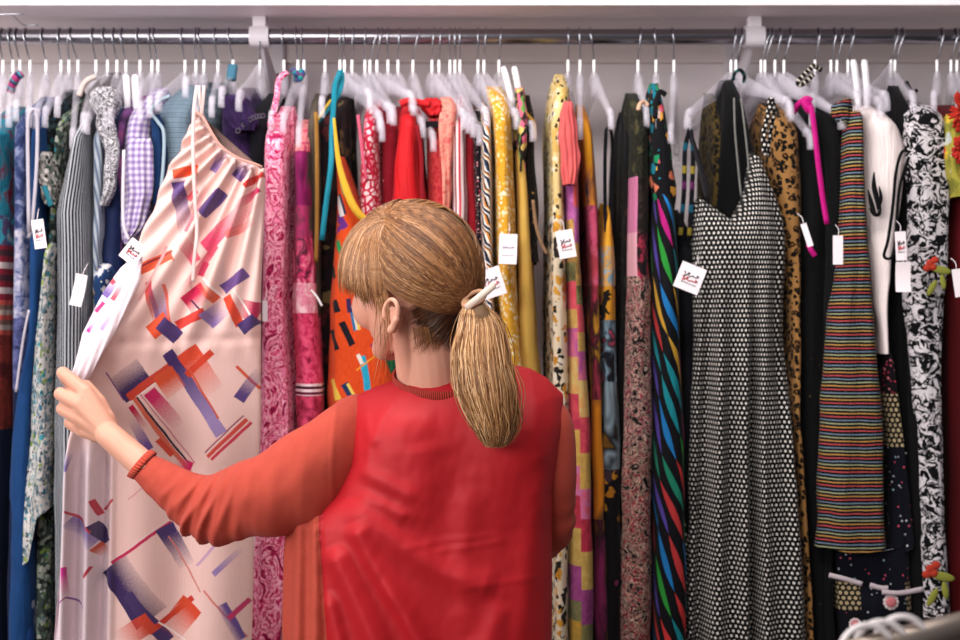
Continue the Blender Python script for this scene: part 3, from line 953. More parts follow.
def zig(m):
    z = (m.v / 0.035 + 40.0).fract()
    t = m.u + (z - 0.5).abs() * 0.02
    return m.pick((t / 0.014 * 0.5 + m.v / 0.03 + 60.0).fract(), ['#17151c', '#efe9df', '#d88a3a', '#17151c', '#e8e2da', '#35405c'])
W('zigzag_dress', 'black, white and orange zigzag print dress left of the yellow ones', D,
  [(114, 482, 491), (130, 480, 493), (200, 480, 494), (266, 481, 495), (340, 484, 496)], 2.575, cloth('zigzag', zig), nf=2)

# ---- yellows ------------------------------------------------------------------
m_yel = cloth('yellow_floral', floral('#e2a630', [(['#f6e3b0', '#faf0d4', '#f0cc6c'], 119, 0.42, 0.75), (['#d8942a', '#f8ecca'], 110, 0.4, 0.5)]))
W('yellow_floral_dress', 'golden yellow dress with white blossoms above the woman\'s shoulder', D,
  [(97, 487, 500), (104, 489, 508), (118, 492, 512), (200, 494, 515), (300, 496, 519), (372, 505, 526), (460, 510, 530)], 2.565, m_yel, nf=4, amp=0.0088)
W('yellow_dress', 'plain pale yellow dress right of the yellow blossom dress', D,
  [(140, 515, 523), (180, 516, 528), (240, 517, 533), (320, 518, 537), (380, 521, 540), (470, 521, 541)], 2.59, cloth('pale_yellow', solid('#e6bd62', '#d9ab4c'), 0.7), nf=3, amp=0.0088)
W('print_dress', 'small black, pink and green leaf print dress over the pale yellow one', D,
  [(104, 517, 525), (120, 518, 528), (150, 517, 526), (172, 518, 523)], 2.575, cloth('pink_green_leaf', floral('#2a2420', [(['#d86a8c', '#6a9a4c', '#e8c872', '#e06a84'], 57, 0.59, 0.85)])), 0.2, nf=2)
r = root_for('black_tie_dress', 'black dress with brown tie ends right of the pale yellow one', D, 531, 2.6)
W('body', 'body', None, [(112, 523, 531), (124, 523, 535), (160, 524, 535), (210, 528, 536), (262, 531, 537)], 2.60, cloth('black_brown_fleck', rdots('#120e0d', ['#6a4a2c', '#8c6a3a'], 120, 0.3, 0.5)), 0.2, parent=r, nf=2)
strap(r, 'brown_tie', [(533, 200, 2.58), (536, 225, 2.58), (541, 242, 2.58), (547, 254, 2.58)], 3.2, cloth('brown_tie', solid('#7a5638', '#a8886a')), 2.58, 0.003)
strap(r, 'brown_shoulder', [(524, 112, 2.60), (529, 117, 2.60), (534, 124, 2.60), (535, 140, 2.60)], 4, cloth('gold_brown', solid('#9c7430')), 2.6, 0.004)

# ---- middle right -------------------------------------------------------------
W('cream_floral_dress', 'cream and mustard long dress with black floral print, right of the wall gap', D,
  [(84, 560, 569), (92, 556, 572), (110, 551, 571), (130, 549, 566), (200, 551, 567), (300, 550, 570), (400, 551, 572), (520, 553, 573), (640, 554, 572)], 2.575,
  cloth('cream_black_floral', bands([(80, floral('#e2c88a', [(['#f0e2c0', '#d8b264'], 54, 0.59, 0.7), (['#1c1614', '#4a3a24'], 88, 0.42, 0.42)])),
     (215, floral('#e9d9bc', [(['#14110f', '#2a2420'], 61, 0.51, 0.6), (['#dca03a', '#f3ead8', '#c98a2c'], 51, 0.42, 0.55)]))], 2.575)), nf=4, amp=0.0075)
r = root_for('patchwork_dress', 'coral, lilac and straw patchwork tiered long dress with a ruffled neck', D, 582, 2.6)
tiers = bands([(95, solid('#e0685f', '#d04a52')), (183, softblotch(['#9a4a8c', '#c870ae'], 40)), (219, softblotch(['#cfa05a', '#b98a4a', '#8c7a4a'], 50)),
   (262, softblotch(['#5f5c3a', '#8c8a54'], 50)), (281, softblotch(['#e2606a', '#d8485c'], 50)), (309, softblotch(['#d9b466', '#c99a52'], 60)), (328, softblotch(['#b858a0', '#e0748c'], 50)),
   (357, softblotch(['#d9c07a', '#e2a25c'], 60)), (394, softblotch(['#d8505c', '#b83450'], 60)), (430, softblotch(['#d8ae5a', '#c09a4e'], 60)), (466, softblotch(['#d07ab0', '#d85a6a'], 30)),
   (496, softblotch(['#a82c44', '#c83c50'], 60)), (529, softblotch(['#c09c50', '#d4b466'], 60)), (567, softblotch(['#8c3a78', '#a8508c'], 40)), (602, softblotch(['#6a6a4a', '#8c8452'], 50)), (622, softblotch(['#c89a3c', '#a8883c'], 50))], 2.565, 0.045)
m_patch = cloth('patchwork', tiers)
W('body', 'body', None, [(108, 563, 575), (140, 562, 579), (180, 565, 580), (260, 568, 582), (320, 569, 587), (400, 568, 591), (480, 569, 594), (640, 570, 597)], 2.565, m_patch, parent=r, nf=3, amp=0.0075)
m_cor = cloth('coral_ruffle', solid('#e8766c', '#d85560'))
W('neck_ruffle', 'ruffle', None, [(100, 565, 572), (112, 562, 574), (126, 561, 577), (134, 560, 578), (150, 562, 579), (170, 563, 578), (184, 565, 575)], 2.548, m_cor, 0.03, parent=r, nf=6, amp=0.0063, rise=0, rows=24, cols=60, close=10)
W('orange_strap_dress', 'dark multicolour dress with orange straps behind the patchwork one', D,
  [(116, 583, 589), (130, 582, 594), (170, 583, 597), (220, 586, 601), (290, 590, 602), (340, 590, 604), (450, 592, 606), (640, 594, 612)], 2.60,
  cloth('dark_multi', bands([(100, softblotch(['#e09a24', '#d8862a', '#4a3a4a'], 18, 3, 0.8, (0.4, 0.68), 2)), (205, softblotch(['#a82c4c', '#d85a7c', '#2a2430'], 22)), (245, softblotch(['#d86a8a', '#c8485c', '#a8424c'], 22)),
     (285, softblotch(['#e2a034', '#2c2024', '#c8425c'], 16, 3, 0.8, (0.38, 0.62), 2)), (400, softblotch(['#e08a24', '#3a2a2a', '#1a1418'], 14, 2, 0.6, (0.4, 0.6), 3)), (520, softblotch(['#8a2c5c', '#2c1a24', '#a86a24'], 18, 3, 0.6, (0.35, 0.65), 3))], 2.60)), nf=3)
r = root_for('mustard_floral_dress', 'mustard and sky blue floral long dress hung by long black straps', D, 610, 2.62)
W('body', 'body', None, [(196, 609, 612), (220, 605, 613), (250, 602, 616), (290, 601, 618), (350, 601, 619), (450, 600, 622), (640, 600, 626)], 2.60,
  cloth('mustard_sky_floral', bands([(190, softblotch(['#d8962a', '#e8ac34'], 20)), (246, softblotch(['#9cb4bc', '#e2a42c', '#7a9cac'], 28, 3, 0.8, (0.38, 0.62))), (286, floral('#d8962a', [(['#1a1614'], 40, 0.51, 0.5), (['#d85a7c'], 35, 0.34, 0.3)])),
     (320, softblotch(['#d0567a', '#2c2a34', '#88a6b8', '#1a1a22'], 18, 2, 0.6)), (382, softblotch(['#c88c24', '#15131a', '#8ca0ac', '#18161c'], 13, 2, 0.6, (0.34, 0.66), 1.6)), (470, floral('#100e12', [(['#a86c1c', '#c08424', '#3a2c34'], 35, 0.47, 0.5)])),
     (580, floral('#0e0c10', [(['#7a2c54', '#3a2230'], 32, 0.42, 0.5)]))], 2.60)), parent=r, nf=4, rise=0)
m_blk = cloth('black_strap', solid('#0d0c10', '#15131a'))
strap(r, 'front_strap', [(606, 130, 2.60), (605, 160, 2.60), (605, 200, 2.605), (606, 232, 2.61)], 3.5, m_blk, 2.6, 0.003)
strap(r, 'back_strap', [(606, 130, 2.60), (609, 128, 2.61), (612, 140, 2.62), (612, 200, 2.62), (611, 240, 2.62)], 3, m_blk, 2.6, 0.003)
r = root_for('mixed_floral_dress', 'long dark floral dress with pink panel and black bodice, next to leaf print', D, 636, 2.6)
W('body', 'body', None, [(104, 636, 646), (116, 633, 650), (180, 631, 651), (270, 630, 651), (285, 630, 655), (340, 627, 655), (420, 626, 655), (500, 624, 655), (640, 622, 656)], 2.575,
  cloth('mixed_floral', bands([(95, softblotch(['#15170f', '#2c2c20', '#0d0e0b', '#47432c'], 40)), (176, lambda m: m.mix((m.u + 0.003).gt(0.0), '#c8779c', softblotch(['#14120f', '#3a2c28'], 60)(m))), (232, lambda m: m.mix((m.u + 0.003).gt(0.0), '#d8a0ac', softblotch(['#c83a5a', '#241a1c', '#1c1618'], 50)(m))),
     (276, blotch(['#1c1416', '#c8a898', '#2a1a1c', '#a83450', '#d8c0ac', '#1c1416'], 48, 4, 1.6, (0.40, 0.64))),
     (450, blotch(['#120e11', '#b89a8a', '#2a1c1e', '#a83444', '#c8b09c', '#161114', '#120e11'], 44, 4, 1.6, (0.38, 0.68)))], 2.575)), parent=r, nf=4, amp=0.0088)
strap(r, 'pale_neck_edge', [(638, 110, 2.58), (640, 104, 2.59), (644, 102, 2.60), (648, 106, 2.60)], 4, cloth('peach_edge', solid('#e2b79a')), 2.59, 0.004)
W('dark_teal_dress', 'near black dress, widest and hindmost left of the mixed floral one', D,
  [(124, 629, 640), (140, 624, 642), (180, 622, 642), (350, 619, 640), (640, 616, 640)], 2.63, cloth('dark_rose_floral', bands([(100, solid('#0d0f12')), (172, floral('#14100f', [(['#3a2420', '#2c2c24'], 54, 0.42, 0.5)]))], 2.63)), nf=4)
r = root_for('leaf_print_dress', 'black long dress with bright slanting rainbow leaves', D, 668, 2.57)
m_leaf = cloth('rainbow_leaf', leaves('#0a0a10', ['#2fa03c', '#d83a3c', '#d8a63a', '#18909c', '#c81f86', '#5a48a8', '#1f7fc8', '#c83a3c', '#1f8a6c'], 0.125, 0.024), 0.7, tone=0.62)
W('body', 'body', None, [(178, 657, 672), (215, 656, 678), (250, 655, 682), (320, 655, 685), (400, 656, 687), (500, 656, 690), (640, 656, 692)], 2.56, m_leaf, parent=r, nf=3, amp=0.0075, rise=0.02)
m_lf2 = cloth('orange_leaf_bodice', floral('#101014', [(['#e07a5a', '#e2a03c', '#1f8a5c', '#d8506a', '#167a8c'], 51, 0.51, 0.75)]))
W('bodice', 'bodice', None, [(100, 657, 664), (112, 652, 667), (150, 651, 674), (185, 652, 677), (225, 658, 676)], 2.575, m_lf2, 0.2, parent=r, nf=3, amp=0.0063)
strap(r, 'black_hood', [(655, 118, 2.58), (656, 102, 2.60), (660, 92, 2.62), (666, 95, 2.62)], 5, m_blk, 2.6, 0.005)
r = root_for('strappy_dress', 'black dress on bare hanger with teal and yellow banded straps', D, 690, 2.62)
W('body', 'body', None, [(228, 676, 690), (245, 674, 698), (400, 680, 700), (640, 684, 702)], 2.61, cloth('ink', solid('#0c0d13', '#12131c')), parent=r, nf=3)
m_bst = cloth('banded_strap', stripes(['#101016', '#101016', '#16536a', '#101016', '#101016', '#8c7a2c', '#101016', '#5a1f54'], 0.12, 'v'))
strap(r, 'left_strap', [(690, 128, 2.60), (685, 150, 2.60), (684, 190, 2.60), (680, 240, 2.605)], 4.5, m_bst, 2.6, 0.003)
strap(r, 'right_strap', [(690, 128, 2.60), (693, 150, 2.60), (692, 190, 2.60), (689, 240, 2.605)], 4.5, m_bst, 2.6, 0.003)

# ---- black and white end ------------------------------------------------------
r = root_for('dotted_dress', 'black V-neck long dress with small white dots, widest on the right', D, 750, 2.55)
m_dot = cloth('white_dots', dots('#0b0b0d', '#e6e0d8', 0.0108, 0.25), 0.75, tone=0.76)
def dotfold(x, y):
    k = min(1.0, max(0.0, (y - 230) / 160))
    r_ = 0.0
    for c0, c1, w_, h_ in ((714, 704, 6, -0.045), (757, 757, 5.5, -0.065), (735, 730, 8, -0.020), (781, 792, 7, -0.018)):
        c_ = c0 + (c1 - c0) * (y - 230) / 410
        r_ += h_ * k * math.exp(-((x - c_) / w_) ** 2)
    return r_ + 0.010 * k * math.sin(x * 0.16)
W('body', 'body', None, [(150, 699, 769), (170, 700, 773), (190, 700, 781), (215, 699, 790), (240, 698, 793), (290, 698, 791), (335, 697, 790), (400, 694, 796), (480, 692, 804), (560, 691, 811), (640, 690, 818)], 2.55, m_dot, 0.16,
  parent=r, top=[(0, 200), (0.06, 192), (0.3, 208), (0.42, 216), (0.55, 200), (0.72, 172), (0.86, 146), (0.93, 150), (1, 176)], topb=[(0, 222), (0.5, 226), (1, 222)], nf=5, amp=0.008, rise=0, p=0.75, rows=80, cols=280, close=30, ridges=dotfold)
strap(r, 'dotted_strap', [(771, 98, 2.56), (768, 115, 2.555), (764, 135, 2.55), (765, 156, 2.55)], 5, m_dot, 2.55, 0.003)
strap(r, 'dotted_strap', [(772, 98, 2.57), (774, 110, 2.575), (770, 135, 2.575), (767, 156, 2.57)], 4, m_dot, 2.57, 0.003)
m_thin = cloth('thin_black_strap', solid('#17161a', '#2c2a2e'))
strap(r, 'thin_strap', [(690, 130, 2.60), (696, 155, 2.59), (702, 180, 2.57), (706, 198, 2.56)], 3, m_thin, 2.58, 0.003)
strap(r, 'thin_strap', [(690, 130, 2.61), (700, 160, 2.60), (705, 178, 2.59), (708, 198, 2.57)], 2.4, m_thin, 2.58, 0.003)
r = root_for('black_dress', 'plain matte black dress with thin grey straps behind the dotted one', D, 740, 2.63)
W('body', 'body', None, [(96, 729, 741), (110, 724, 748), (150, 718, 758), (200, 714, 772), (260, 706, 780), (640, 704, 790)], 2.64, cloth('matte_black', solid('#08080a', '#0d0d0f'), 0.95), 0.2, parent=r, nf=4)
m_gs = cloth('grey_strap', solid('#8a8a86', '#74746e'))
strap(r, 'grey_strap', [(734, 98, 2.62), (735, 130, 2.61), (738, 165, 2.61), (741, 196, 2.61)], 1.8, m_gs, 2.61, 0.002)
strap(r, 'grey_strap', [(741, 98, 2.62), (745, 130, 2.61), (748, 160, 2.61), (749, 176, 2.61)], 1.8, m_gs, 2.61, 0.002)
strap(r, 'hair_band', [(733, 80, 2.74), (735, 73, 2.72), (740, 70, 2.71), (744, 75, 2.72), (744, 82, 2.74)], 3.2, cloth('teal_black_band', stripes(['#0f2a30', '#2a6a6c', '#0c1216'], 0.02, 'v')), 2.72, 0.004)
W('leopard_dress', 'brown leopard print dress right of the white dotted one', D,
  [(116, 776, 800), (130, 770, 805), (180, 770, 808), (220, 776, 808), (260, 784, 806), (320, 790, 804), (420, 792, 804), (640, 806, 816)], 2.60, cloth('leopard', leopard('#a87a46', '#8a5a2c', '#15100c', 85)), 0.3, nf=4, amp=0.0075)
W('leopard_dress', 'darker strip of leopard print left of the plain black dress', D, [(110, 713, 722), (150, 712, 724), (220, 710, 724), (300, 708, 722)], 2.66, cloth('dark_leopard', leopard('#54431f', '#3a2c18', '#12100c', 85)), 0.2, nf=2)
r = root_for('magenta_strap_dress', 'long black dress with a bright magenta ribbon strap', D, 815, 2.6)
W('body', 'body', None, [(108, 804, 820), (120, 800, 832), (200, 802, 834), (330, 800, 828), (450, 803, 828), (640, 812, 836)], 2.61, cloth('black_crepe', rdots('#0a0a0c', ['#3a3026', '#1c1c22', '#5a4a34'], 81, 0.14, 0.35)), parent=r, nf=4)
m_mag = cloth('magenta_satin', solid('#d81a8c', '#c0127c'), 0.5)
strap(r, 'magenta_ribbon', [(806, 100, 2.60), (811, 108, 2.585), (815, 135, 2.575), (819, 170, 2.57), (823, 200, 2.57), (827, 224, 2.57)], 5.2, m_mag, 2.58, 0.003)
strap(r, 'magenta_loop', [(793, 113, 2.62), (798, 105, 2.61), (806, 99, 2.60), (812, 101, 2.60)], 6, m_mag, 2.6, 0.004)
strap(r, 'magenta_tail', [(808, 244, 2.592), (811, 250, 2.588), (815, 256, 2.588)], 5, m_mag, 2.59, 0.003)
strap(r, 'magenta_knot', [(804, 101, 2.592), (808, 108, 2.59), (812, 112, 2.592)], 8, m_mag, 2.59, 0.008)
W('long_black_dress', 'long plain black dress left of the multicolour striped one', D,
  [(106, 820, 838), (120, 817, 847), (200, 826, 850), (330, 826, 840), (480, 824, 836), (640, 824, 838)], 2.60, cloth('plain_black', solid('#08080a', '#101013')), nf=3)
r = root_for('striped_dress', 'straight dress in fine rainbow stripes on black, hung by white pegs', D, 858, 2.56)
m_str = cloth('rainbow_stripe', stripes([c_ for k_ in ('#cf5258', '#d09a52', '#aeb48a', '#7a8ea4') for c_ in (k_, k_, '#100e12', '#100e12', '#100e12', '#100e12')], 0.0265, 'v', 0.004), 0.8, tone=0.66)
W('body', 'body', None, [(106, 853, 866), (114, 851, 867), (150, 848, 868), (200, 845, 870), (260, 842, 875), (320, 834, 881), (400, 827, 888), (480, 824, 892), (551, 822, 894)], 2.56, m_str, 0.12,
  parent=r, bot=[(0, 549), (0.5, 554), (1, 550)], nf=2, amp=0.0063, rise=0, p=0.8, rows=60, close=14)
W('side_collar', 'collar', None, [(97, 848, 853), (104, 836, 853), (112, 834, 852), (122, 842, 850)], 2.575, m_str, 0.04, parent=r, nf=2, rise=0, rows=12, cols=32, close=6)
r = root_for('white_blouse', 'white blouse with black piped sleeve right of the rainbow striped dress', B, 886, 2.58)
m_wht = cloth('ivory_satin', solid('#f2e6e4', '#eadcda'), 0.5, tone=0.97)
W('body', 'body', None, [(100, 872, 879), (108, 868, 890), (125, 865, 904), (150, 864, 914), (180, 865, 911), (215, 868, 905), (245, 872, 899), (264, 875, 894), (320, 881, 891), (354, 882, 892)], 2.585, m_wht, 0.26, parent=r, nf=3, amp=0.0075, rise=0.01)
m_pip = cloth('black_piping', solid('#0d0d10'))
strap(r, 'piping', [(910, 152, 2.565), (902, 152, 2.562), (896, 172, 2.56), (893, 205, 2.56), (888, 240, 2.56), (884, 256, 2.56), (891, 258, 2.56), (895, 245, 2.56), (897, 215, 2.56), (900, 185, 2.562), (909, 157, 2.565)], 2.8, m_pip, 2.57, 0.003, 44)
fl = Geo()
for pl, w_ in (([(874, 172), (874, 186), (877, 200), (878, 212)], 5), ([(868, 190), (871, 202), (874, 212), (877, 216)], 4.5), ([(879, 186), (881, 198), (879, 210)], 3.2), ([(869, 208), (874, 214), (879, 214), (881, 206)], 4)):
    fl.ribbon(smoothpts([P(x, y, 2.566) for x, y in pl], 12), w_ * 2.566 / FPX, 0.003, scale=[math.sin(PI * (0.06 + 0.9 * i / 12)) for i in range(13)])
fl.build('black_flower', m_pip, r)
r = root_for('patchwork_floral_dress', 'navy dress of mixed flower patches with white hem tape, below the striped dress', D, 875, 2.6)
def patch(m):
    base = rdots('#10121f', ['#e2e4e8', '#d8506a', '#9cc0c4', '#d8607c', '#c8ccd4'], 105, 0.23, 0.62)(m)
    chk = dots('#15110f', '#c9b48c', 0.0115, 0.33)(m)
    top = rdots('#160f16', ['#c83a50', '#d87a84', '#8a2438'], 130, 0.38, 0.8)(m)
    z = lambda py: CAMZ + (320 - py) * 2.6 / FPX
    q = m.noise(m.vmath('MULTIPLY', m.uv, (1, 1, 1)), 9, 1.0)
    col = m.mix(m.v.lt(z(394)), top, chk)
    col = m.mix(m.v.lt(z(447)), col, base)
    lowchk = m.v.lt(z(583)) * m.v.gt(z(612)) * ((m.u - 0.02).abs().gt(0.045))
    col = m.mix(lowchk, col, chk)
    return m.mix(m.v.lt(z(614)) * m.u.gt(-10.0), col, rdots('#0d0f18', ['#d8506a', '#1c2030', '#8a5a3a'], 81, 0.21, 0.4)(m))
m_pw = cloth('flower_patches', patch)
W('body', 'body', None, [(345, 883, 893), (380, 884, 899), (440, 888, 907), (500, 892, 914), (548, 888, 920), (552, 832, 921), (590, 831, 923), (640, 838, 924)], 2.60, m_pw, 0.24, parent=r, nf=4, amp=0.0075, rise=0, rows=70, close=12)
m_tape = cloth('white_tape', solid('#d9ccd0', '#c8b8c0'))
def tape(pts):
    return strap(r, 'hem_tape', pts, 4.8, m_tape, 2.58, 0.003)
tape([(829, 575, 2.575), (845, 579, 2.572), (862, 584, 2.572)])
tape([(870, 585, 2.572), (881, 588, 2.572), (888, 588, 2.572)])
tape([(882, 592, 2.57), (900, 593, 2.57), (923, 589, 2.575)])
m_ros = cloth('rose_patch', softblotch(['#c84a58', '#e2989c', '#d86a72'], 120))
for cx, cy, rr in ((891, 602, 8.5), (855, 624, 6.5)):
    g = Geo(); c = P(cx, cy, 2.572); q = 2.572 / FPX
    for k in range(11):
        a = 2 * PI * k / 11
        g.ball(c + Vector((math.cos(a) * rr * 0.72 * q, 0, math.sin(a) * rr * 0.72 * q)), (rr * 0.26 * q, 0.0012, rr * 0.26 * q), 8)
    g.build('flower_rim', cloth('cream_petal', solid('#e2cfcf')), r)
    g = Geo(); g.ball(c + Vector((0, -0.002, 0)), (rr * 0.6 * q, 0.003, rr * 0.6 * q), 16)
    g.build('flower_heart', m_ros, r)
W('spotted_dress', 'black dress with scattered white spots behind the white blouse', D,
  [(196, 893, 905), (240, 894, 912), (350, 895, 914), (450, 897, 918), (560, 900, 924), (640, 905, 924)], 2.625, cloth('white_spot', rdots('#0a0a0c', ['#e0dcdc', '#c8c4c4'], 46, 0.11, 0.8)), 0.28, nf=3)
r = root_for('baroque_dress', 'black dress with white baroque scroll print and green and red flowers', D, 935, 2.59)
m_bar = cloth('baroque_scroll', lambda m: m.mix(m.noise(m.warp(m.uv, 22, 0.05), 56, 3.0, 0.62, 2.0).gt(0.515), '#0a090d', '#e8e2e6'))
W('body', 'body', None, [(98, 921, 936), (104, 914, 944), (116, 905, 952), (150, 903, 958), (200, 906, 958), (260, 908, 956), (300, 906, 952), (340, 912, 948), (420, 918, 946), (520, 924, 950), (600, 926, 956), (620, 926, 956)], 2.59, m_bar, 0.3, parent=r, nf=4, amp=0.0100, rise=0.02)
m_grn = cloth('olive_leaf', softblotch(['#7c8434', '#a8a84a', '#4a5424'], 60))
m_rfl = cloth('red_petal', softblotch(['#a82c1c', '#d8503a', '#7a1c18'], 60))
def sprig(cx, cy, k=1.0, Y=2.572):
    g = Geo(); q = Y / FPX
    for dx, dy, a, L in ((6, 4, -12, 11), (-3, 22, 60, 9), (8, 16, 100, 8)):
        c = P(cx + dx * k, cy + dy * k, Y)
        g.ball(c, (L * k * q, 0.0025, L * 0.36 * k * q), 12, Matrix.Rotation(math.radians(-a), 3, 'Y'))
    g.build('green_leaves', m_grn, r)
    g = Geo()
    for dx, dy in ((-5, -3), (0, -6), (-2, 1), (-8, 2)):
        g.ball(P(cx + dx * k, cy + dy * k, Y - 0.001), (4.2 * k * q, 0.003, 3.6 * k * q), 10)
    g.build('red_flower', m_rfl, r)
sprig(935, 266, 1.0); sprig(936, 572, 1.15)
W('black_dress', 'black garment with dark collar between the spotted and the baroque dress', SK,
  [(102, 904, 914), (120, 898, 918), (200, 899, 914), (330, 905, 920), (480, 908, 924), (640, 912, 930)], 2.615, cloth('black_jersey', solid('#0a090c', '#121114')), 0.2, nf=3)
W('dark_red_dress', 'dark red long garment at the far right edge of the rail', SK,
  [(118, 944, 990), (200, 946, 990), (300, 948, 990), (450, 948, 990), (640, 948, 990)], 2.63, cloth('oxblood', softblotch(['#1c080c', '#5a1016', '#7a161c'], 7, 2, 0.3, (0.3, 0.7), 8)), 0.3, nf=6, amp=0.0125)
r = root_for('ruffled_garment', 'yellow print garment with a fluffy red ruffle, cut by the right edge', SK, 965, 2.56)
W('body', 'body', None, [(110, 956, 985), (124, 951, 985), (150, 949, 985), (178, 951, 985), (196, 956, 985)], 2.565, cloth('yellow_red_print', floral('#a8a040', [(['#c83a24', '#8c8a34', '#d8b83c', '#c8d0c4'], 46, 0.59, 0.85)])), 0.1, parent=r, nf=3, rise=0, close=12)
m_fluff = cloth('red_fluff', solid('#c83a28', '#a82018'))
for cx, cy, rr, nm in ((963, 112, 13, 'red_ruffle'), (960, 150, 8, 'red_ruffle')):
    g = Geo(); rng = random.Random(int(cx))
    c = P(cx, cy, 2.55); q = 2.55 / FPX
    for k in range(70):
        d_ = Vector((rng.gauss(0, 1), rng.gauss(0, 1), rng.gauss(0, 1.5))).normalized()
        d_.z *= 1.6
        g.capsule(c + d_ * rr * q * 0.4, c + d_ * rr * q * rng.uniform(0.8, 1.05), 0.004, 0.0025, 8)
    g.build(nm, m_fluff, r)

# ---- loops of fabric left on the hangers --------------------------------------
def loop(name, pts, w, mat, label, cat, th=0.004, Y=2.74):
    strap(None, name, pts, w, mat, Y, th, 26)
    o = [x for x in bpy.data.objects if x.name.startswith(name)][-1]
    tag(o, label, cat)
loop('fabric_loop', [(11, 92, 2.70), (13, 84, 2.69), (17, 77, 2.68), (22, 73, 2.68)], 7, cloth('magenta_loop', stripes(['#b8427c', '#3a2c5c', '#4a8c9c', '#b8427c'], 0.018, 'v')), 'short magenta and teal fabric loop on a hanger at far left', 'fabric loop', 0.010)
loop('hanging_tab', [(233, 66, 2.74), (232, 72, 2.73), (231, 80, 2.72)], 9, cloth('steel_blue', solid('#4a7e96', '#38667c')), 'small steel blue fabric tab on the hanger above the purple top', 'fabric tab', 0.010)
loop('fabric_knot', [(293, 70, 2.72), (297, 74, 2.71), (302, 72, 2.71), (300, 78, 2.71), (295, 79, 2.72)], 6, cloth('blue_plum', stripes(['#2f5a8c', '#6a3a6c', '#2f8a8c'], 0.014, 'v')), 'blue and plum fabric knot on the hanger by the hot pink dress', 'fabric loop', 0.008)
loop('striped_ruffle', [(821, 70, 2.68), (814, 66, 2.67), (809, 70, 2.665), (803, 76, 2.66), (798, 82, 2.66), (801, 85, 2.66), (808, 80, 2.66), (813, 75, 2.665)], 4.6, cloth('bw_stripe', stripes(['#0d0d10', '#0d0d10', '#d8d0c0'], 0.010, 'v')), 'black and cream striped fabric loop high on a hanger', 'fabric loop', 0.006, 2.66)
loop('black_bow', [(906, 82, 2.70), (909, 88, 2.69), (913, 93, 2.69), (917, 90, 2.69)], 3.6, m_blk, 'small black curl of ribbon on the hanger left of the baroque dress', 'ribbon', 0.006, 2.69)
